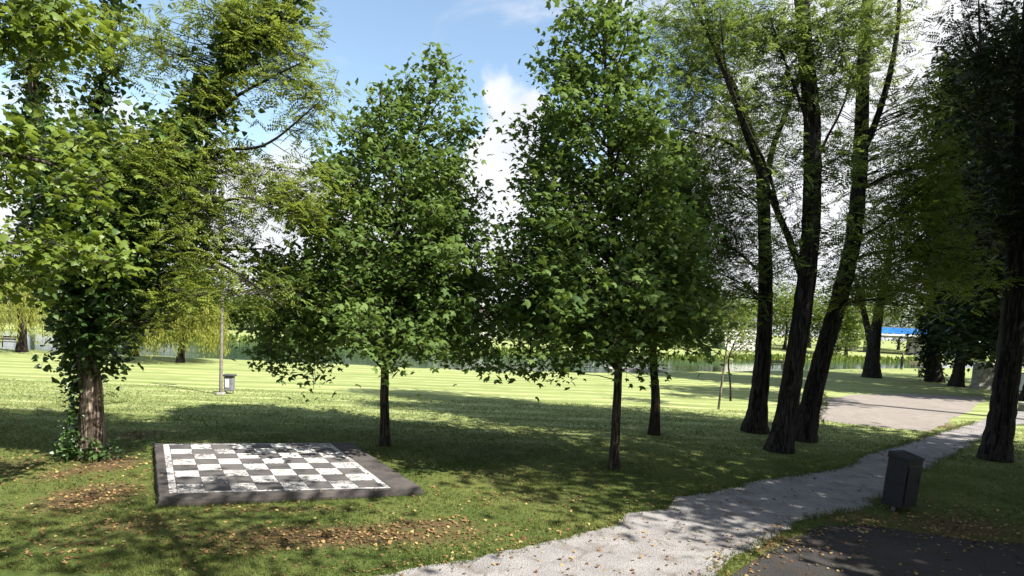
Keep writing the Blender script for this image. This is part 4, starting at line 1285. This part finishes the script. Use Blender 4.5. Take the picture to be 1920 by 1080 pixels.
for pxp in (1603, 1712, 1724, 1662, 1800):
    xx = W(pxp, 640, YBr)[0]
    mb = MB(); mb.box((xx + .6, YBr + (1.5 if pxp != 1662 else 6.5), (zd + zg) / 2 - .6), (1.1 if pxp not in (1662,) else 2.2, 1.2, zd - zg + .6), 0, .04); mb.build('pier', M['concrete'], e)
b = W(1697, 640, YBr + 1); b[2] = zd
e = empty('bridge_lamp', tuple(b), 'slim white lamp pole standing on the bridge', 'lamp post')
Ht = W(1697, 545, YBr)[2]
mb = MB(); mb.tube([b + [0, 0, -.2], (b[0], b[1], Ht)], [.12, .07], 8); mb.build('pole', M['white_paint'], e, True)
mb = MB(); mb.box((b[0] + .5, b[1], Ht + .03), (1.2, .2, .12), 0, .03); mb.build('lamp_head', M['grey_metal'], e)

YT = 100.0
x0, x1 = W(1362, 640, YT)[0], W(1436, 640, YT)[0]
zt, zb = W(1400, 618, YT)[2], float(ground_z(np.array([x0]), np.array([YT]))[0])
e = empty('terraced_building', ((x0 + x1) / 2, YT, zb), 'white terraced stand with horizontal steps across the river', 'building')
nst = 7
hs = (zt - zb) / nst
for k in range(nst):
    mb = MB(); mb.box(((x0 + x1) / 2, YT + 2.5 + .35 * k, zb + hs * (k + .5) - .06), (x1 - x0, 5.0, hs - .10)); mb.build('step', M['white_paint'], e)
    mb = MB(); mb.box(((x0 + x1) / 2, YT + 2.6 + .35 * k, zb + hs * (k + 1) - .06), (x1 - x0 - .1, 4.8, .12)); mb.build('joint', M['concrete_old'], e)
mb = MB(); mb.box(((x0 + x1) / 2, YT + 6, zt + 1.1), (x1 - x0 + .6, 3.0, 2.2)); mb.build('back_wall', M['grey_metal'], e)
for k in range(4):
    mb = MB(); mb.box((x0 + (x1 - x0) * (k + .5) / 4, YT + 4.48, zt + 1.1), ((x1 - x0) / 6, .06, 1.1)); mb.build('window', M['window_glass'], e)
b = W(1418, 640, YT - 3); b[2] = float(ground_z(np.array([b[0]]), np.array([YT - 3]))[0])
e = empty('flag_pole', tuple(b), 'thin white pole in front of the white terraced stand', 'pole')
mb = MB(); mb.tube([b, b + [0, 0, W(1418, 600, YT - 3)[2] - b[2]]], [.09, .06], 8); mb.build('shaft', M['white_paint'], e, True)
mb = MB(); mb.box(b + [0, 0, .08], (.5, .5, .2), 0, .03); mb.build('footing', M['concrete'], e)

YH = 98.0
xa, xb_ = W(815, 620, YH)[0], W(1062, 620, YH)[0]
zb = float(ground_z(np.array([0.]), np.array([YH]))[0])
ztop = W(940, 597, YH)[2]
e = empty('white_house', ((xa + xb_) / 2, YH, zb), 'long low white house across the river behind the plane trees', 'house')
mb = MB(); mb.box(((xa + xb_) / 2, YH + 4, (zb + ztop) / 2), (xb_ - xa, 8, ztop - zb)); mb.build('wall', M['white_paint'], e)
mb = MB()
V = [(xa - .5, YH - .7, ztop), (xb_ + .5, YH - .7, ztop), (xb_ + .5, YH + 8.7, ztop), (xa - .5, YH + 8.7, ztop), (xa + 2.5, YH + 4, ztop + 2.0), (xb_ - 2.5, YH + 4, ztop + 2.0)]
mb.add(V, [(0, 1, 5, 4), (1, 2, 5), (2, 3, 4, 5), (3, 0, 4), (3, 2, 1, 0)]); rf = mb.build('roof', M['roof_tile'], e)
mb = MB(); mb.box((xa + 8, YH + 3, ztop + 1.9), (.7, .7, 1.6)); mb.build('chimney', M['white_paint'], rf)
for k in range(8):
    xx = xa + (xb_ - xa) * (k + .5) / 8
    mb = MB(); mb.box((xx, YH - .02, zb + 2.0), (1.2, .1, 1.3)); wn = mb.build('window', M['window_glass'], e)
    mb = MB(); mb.box((xx, YH - .06, zb + 1.3), (1.4, .2, .08)); mb.build('sill', M['concrete'], wn)

# low sluice wall with railing at the water's edge, seen between the plane trunks
b = G(1195, 696)
e = empty('sluice_railing', tuple(b), 'pale concrete landing with thin railing at the bank between the plane trunks', 'railing')
mb = MB(); mb.box(b + [0, .9, .02], (5.0, 1.3, .34), .12, .03); mb.build('landing', M['concrete'], e)
for k in range(9):
    mb = MB(); mb.tube([b + [-2.2 + .55 * k, .5 + .066 * k, .1], b + [-2.2 + .55 * k, .5 + .066 * k, 1.15]], .022, 6); mb.build('baluster', M['grey_metal'], e)
mb = MB(); mb.tube([b + [-2.25, .49, 1.15], b + [2.25, 1.04, 1.15]], .03, 6); mb.build('hand_rail', M['grey_metal'], e)

# ------------------------------------------------------------------ low plants
rg = np.random.default_rng(300)
# reeds along the opposite bank
xs = rg.uniform(-60, 80, 5200)
ys = far_edge(xs) + rg.uniform(.0, 2.2, 5200)
zs = ground_z(xs, ys)
nr = len(xs)
P = np.stack([xs, ys, zs - .05], 1)
tp = rg.normal(0, .22, (nr, 3)); tp[:, 2] = 1
o = link('reeds', scatter_leaves('reeds', P, rg.normal(0, 1, (nr, 3)) * [1, 1, .1], tp, rg.uniform(.35, .8, nr), rg.uniform(0, 1, nr), 'simple'), M['leaf_young'])
tag(o, 'green reeds and grass lining the opposite river bank', 'reeds', None, 'stuff')


def shrub(name, b, r_, h, n, per, size, mat, kind, label, seed, group=None, cat='shrub'):
    rg = np.random.default_rng(seed)
    e = empty(name, tuple(b), label, cat, group)
    u = unit(rg.normal(0, 1, (n, 3))) * (rg.uniform(0, 1, n) ** .5)[:, None]
    cl = np.asarray(b) + np.array([0, 0, h * .5]) + u * np.array([r_, r_, h * .5])
    sk = [([np.asarray(b, float), np.asarray(b) + [0, .02, h * .3], np.asarray(b) + [.03, 0, h * .7]], .03, .01)]
    V, F = tube_arrays(catmull(sk[0][0], 8), np.linspace(.035, .012, 8), 6)
    link('stem', make_mesh('stem', V, [F], True), M['twig'], e)
    link('branchwork', twigs_to(cl[::4], sk, fine=1, fine_len=.12, rbase=.01, rg=rg), M['twig'], e)['kind'] = 'stuff'
    link('foliage', leaves_at('foliage', cl, per, .11 * max(1, r_), size, kind, .9, .8, None, .3, rg), mat, e)['kind'] = 'stuff'
    return e


b = G(1534, 800)
shrub('sucker_shrub', b, .28, 1.5, 30, 10, .16, M['leaf_young'], 'frond', 'tuft of pale shoots at the foot of the rightmost locust', 302)
b = W(1568, 660, 101.0); b[2] = float(ground_z(b[:1], np.array([101.]))[0])
shrub('shrub', b, 2.4, 4.0, 80, 20, .34, M['leaf_far'], 'simple', 'round bush across the river left of the forked tree', 303)
for i, (px, d, hh) in enumerate(((470, 92, 3.0), (600, 90, 2.6), (850, 92, 2.0), (960, 93, 1.8), (1060, 92, 2.2), (1290, 94, 2.4))):
    b = W(px, 640, d); b[2] = float(ground_z(b[:1], np.array([float(d)]))[0])
    shrub('bank_shrub', b, 3.6, hh, 90, 18, .30, M['leaf_far'], 'simple',
          ['low bush across the river beside the lamp post', 'low bush across the river under the first plane crown', 'low bush at the left end of the white house', 'low bush in front of the white house',
           'low bush at the right end of the white house', 'low bush across the river behind the dark trunked plane'][i], 310 + i, 'low bushes on the opposite bank')

# ------------------------------------------------------------------ grass blades and fallen leaves
rg = np.random.default_rng(400)
N = 98000
vy = rg.uniform(0, 1, N) ** 1.35 * 19 + 7.4
vx = rg.uniform(-1, 1, N) * (vy * .93 + .6)
ok = ~(inside(PATH_D, vx, vy) | inside(ROAD_D, vx, vy) | inside(COURT_D, vx, vy) | inside(SLAB_P, vx, vy))
lit = litter_at(vx, vy)
ok &= rg.uniform(0, 1, N) > lit * .75
vx, vy = vx[ok], vy[ok]
# taller unmown grass against the slab, the trunks and the path edge
ex, ey = [], []
for P_, k_, s_ in ((densify(SLAB_P, .02, 0, 5), 2, .035), (PATH_D, 9, .07), (ROAD_D, 6, .06)):
    for q in P_:
        if 7 < q[1] < 26:
            ex += list(q[0] + rg.normal(0, s_, k_)); ey += list(q[1] + rg.normal(0, s_, k_))
ex, ey = np.array(ex), np.array(ey)
okk = ~inside(SLAB_P, ex, ey)
n_edge = int(okk.sum())
vx = np.concatenate([vx, ex[okk]]); vy = np.concatenate([vy, ey[okk]])
n = len(vx)
kb = 3
bx_ = np.repeat(vx, kb) + rg.normal(0, .018, n * kb)
by_ = np.repeat(vy, kb) + rg.normal(0, .018, n * kb)
hh = rg.uniform(.022, .062, n * kb) * (1 + .5 * np.sin(bx_ * 1.7) * np.sin(by_ * 2.1))
hh[-n_edge * kb:] *= 1.5
hh *= np.where(rg.uniform(0, 1, n * kb) < .03, 1.8, 1.0)
a = rg.uniform(0, 6.28, n * kb)
wd = .0045 + .003 * rg.uniform(0, 1, n * kb)
ln = rg.normal(0, .45, (n * kb, 2)) * hh[:, None]
V = np.zeros((n * kb, 3, 3))
V[:, 0] = np.stack([bx_ - np.cos(a) * wd, by_ - np.sin(a) * wd, np.zeros_like(a)], 1)
V[:, 1] = np.stack([bx_ + np.cos(a) * wd, by_ + np.sin(a) * wd, np.zeros_like(a)], 1)
V[:, 2] = np.stack([bx_ + ln[:, 0], by_ + ln[:, 1], hh], 1)
tint = np.clip(.5 + .35 * np.sin(bx_ * .8 + 1.3 * np.sin(by_ * .7)) + rg.normal(0, .3, n * kb), 0, 1)
M['blade'] = leaf_mat('grass blade', (0.036, 0.068, 0.012), (0.118, 0.130, 0.036), .3, (.2, .25, .04), .6, .2)
o = link('grass', make_mesh('grass', V.reshape(-1, 3), [np.arange(n * kb * 3).reshape(-1, 3)], False, {'tint': np.repeat(tint, 3)}), M['blade'])
tag(o, 'short mown grass blades of the near lawn', 'grass', None, 'stuff')

N = 130000
vy = rg.uniform(0, 1, N) ** 1.2 * 16 + 7.4
vx = rg.uniform(-1, 1, N) * (vy * .93 + .6)
lit = litter_at(vx, vy)
onp = inside(PATH_D, vx, vy) | inside(ROAD_D, vx, vy)
prob = np.where(onp, .028 + .3 * lit ** 2, .022 + .55 * lit ** 1.6)
edge = inside(PATH_D * 1.0 + 0, vx, vy) ^ inside(PATH_D, vx + .25, vy - .2)
prob = np.where(edge & ~inside(ROAD_D, vx, vy), np.maximum(prob, .14), prob)
redge = inside(ROAD_D, vx, vy) ^ inside(ROAD_D, vx + .1, vy + .45)
prob = np.where(redge, np.maximum(prob, .16), prob)
prob = np.where(inside(COURT_D, vx, vy), .004, prob)
onslab = inside(SLAB_P, vx, vy)
prob = np.where(onslab, .004, prob)
ok = rg.uniform(0, 1, N) < prob
vx, vy, onslab = vx[ok], vy[ok], onslab[ok]
n = len(vx)
P = np.stack([vx, vy, np.where(onslab, SL_T + .012, .014 + .02 * rg.uniform(0, 1, n))], 1)
nr = np.stack([rg.normal(0, .35, n), rg.normal(0, .35, n), np.ones(n)], 1)
az_ = rg.uniform(0, 6.28, n)
m, t = mat_new('dry fallen leaf')
a = t.n('ShaderNodeAttribute', attribute_name='tint').outputs['Fac']
cr = t.n('ShaderNodeValToRGB', {0: a})
els = cr.color_ramp.elements
els[0].color = (0.070, 0.038, 0.018, 1)
els[1].color = (0.42, 0.36, 0.20, 1)
for p_, c_ in ((.35, (0.135, 0.075, 0.032, 1)), (.6, (0.23, 0.145, 0.06, 1)), (.85, (0.30, 0.24, 0.09, 1))):
    q = els.new(p_); q.color = c_
finish(t, bsdf(t, cr.outputs[0], .8, .2))
o = link('fallen_leaves', scatter_leaves('fallen_leaves', P, nr, np.stack([np.cos(az_), np.sin(az_), 0 * az_], 1), rg.uniform(.03, .075, n), rg.beta(1.3, 1.9, n), 'ivy'), m)
tag(o, 'scattered brown and yellow fallen leaves on the near lawn and path', 'fallen leaves', None, 'stuff')
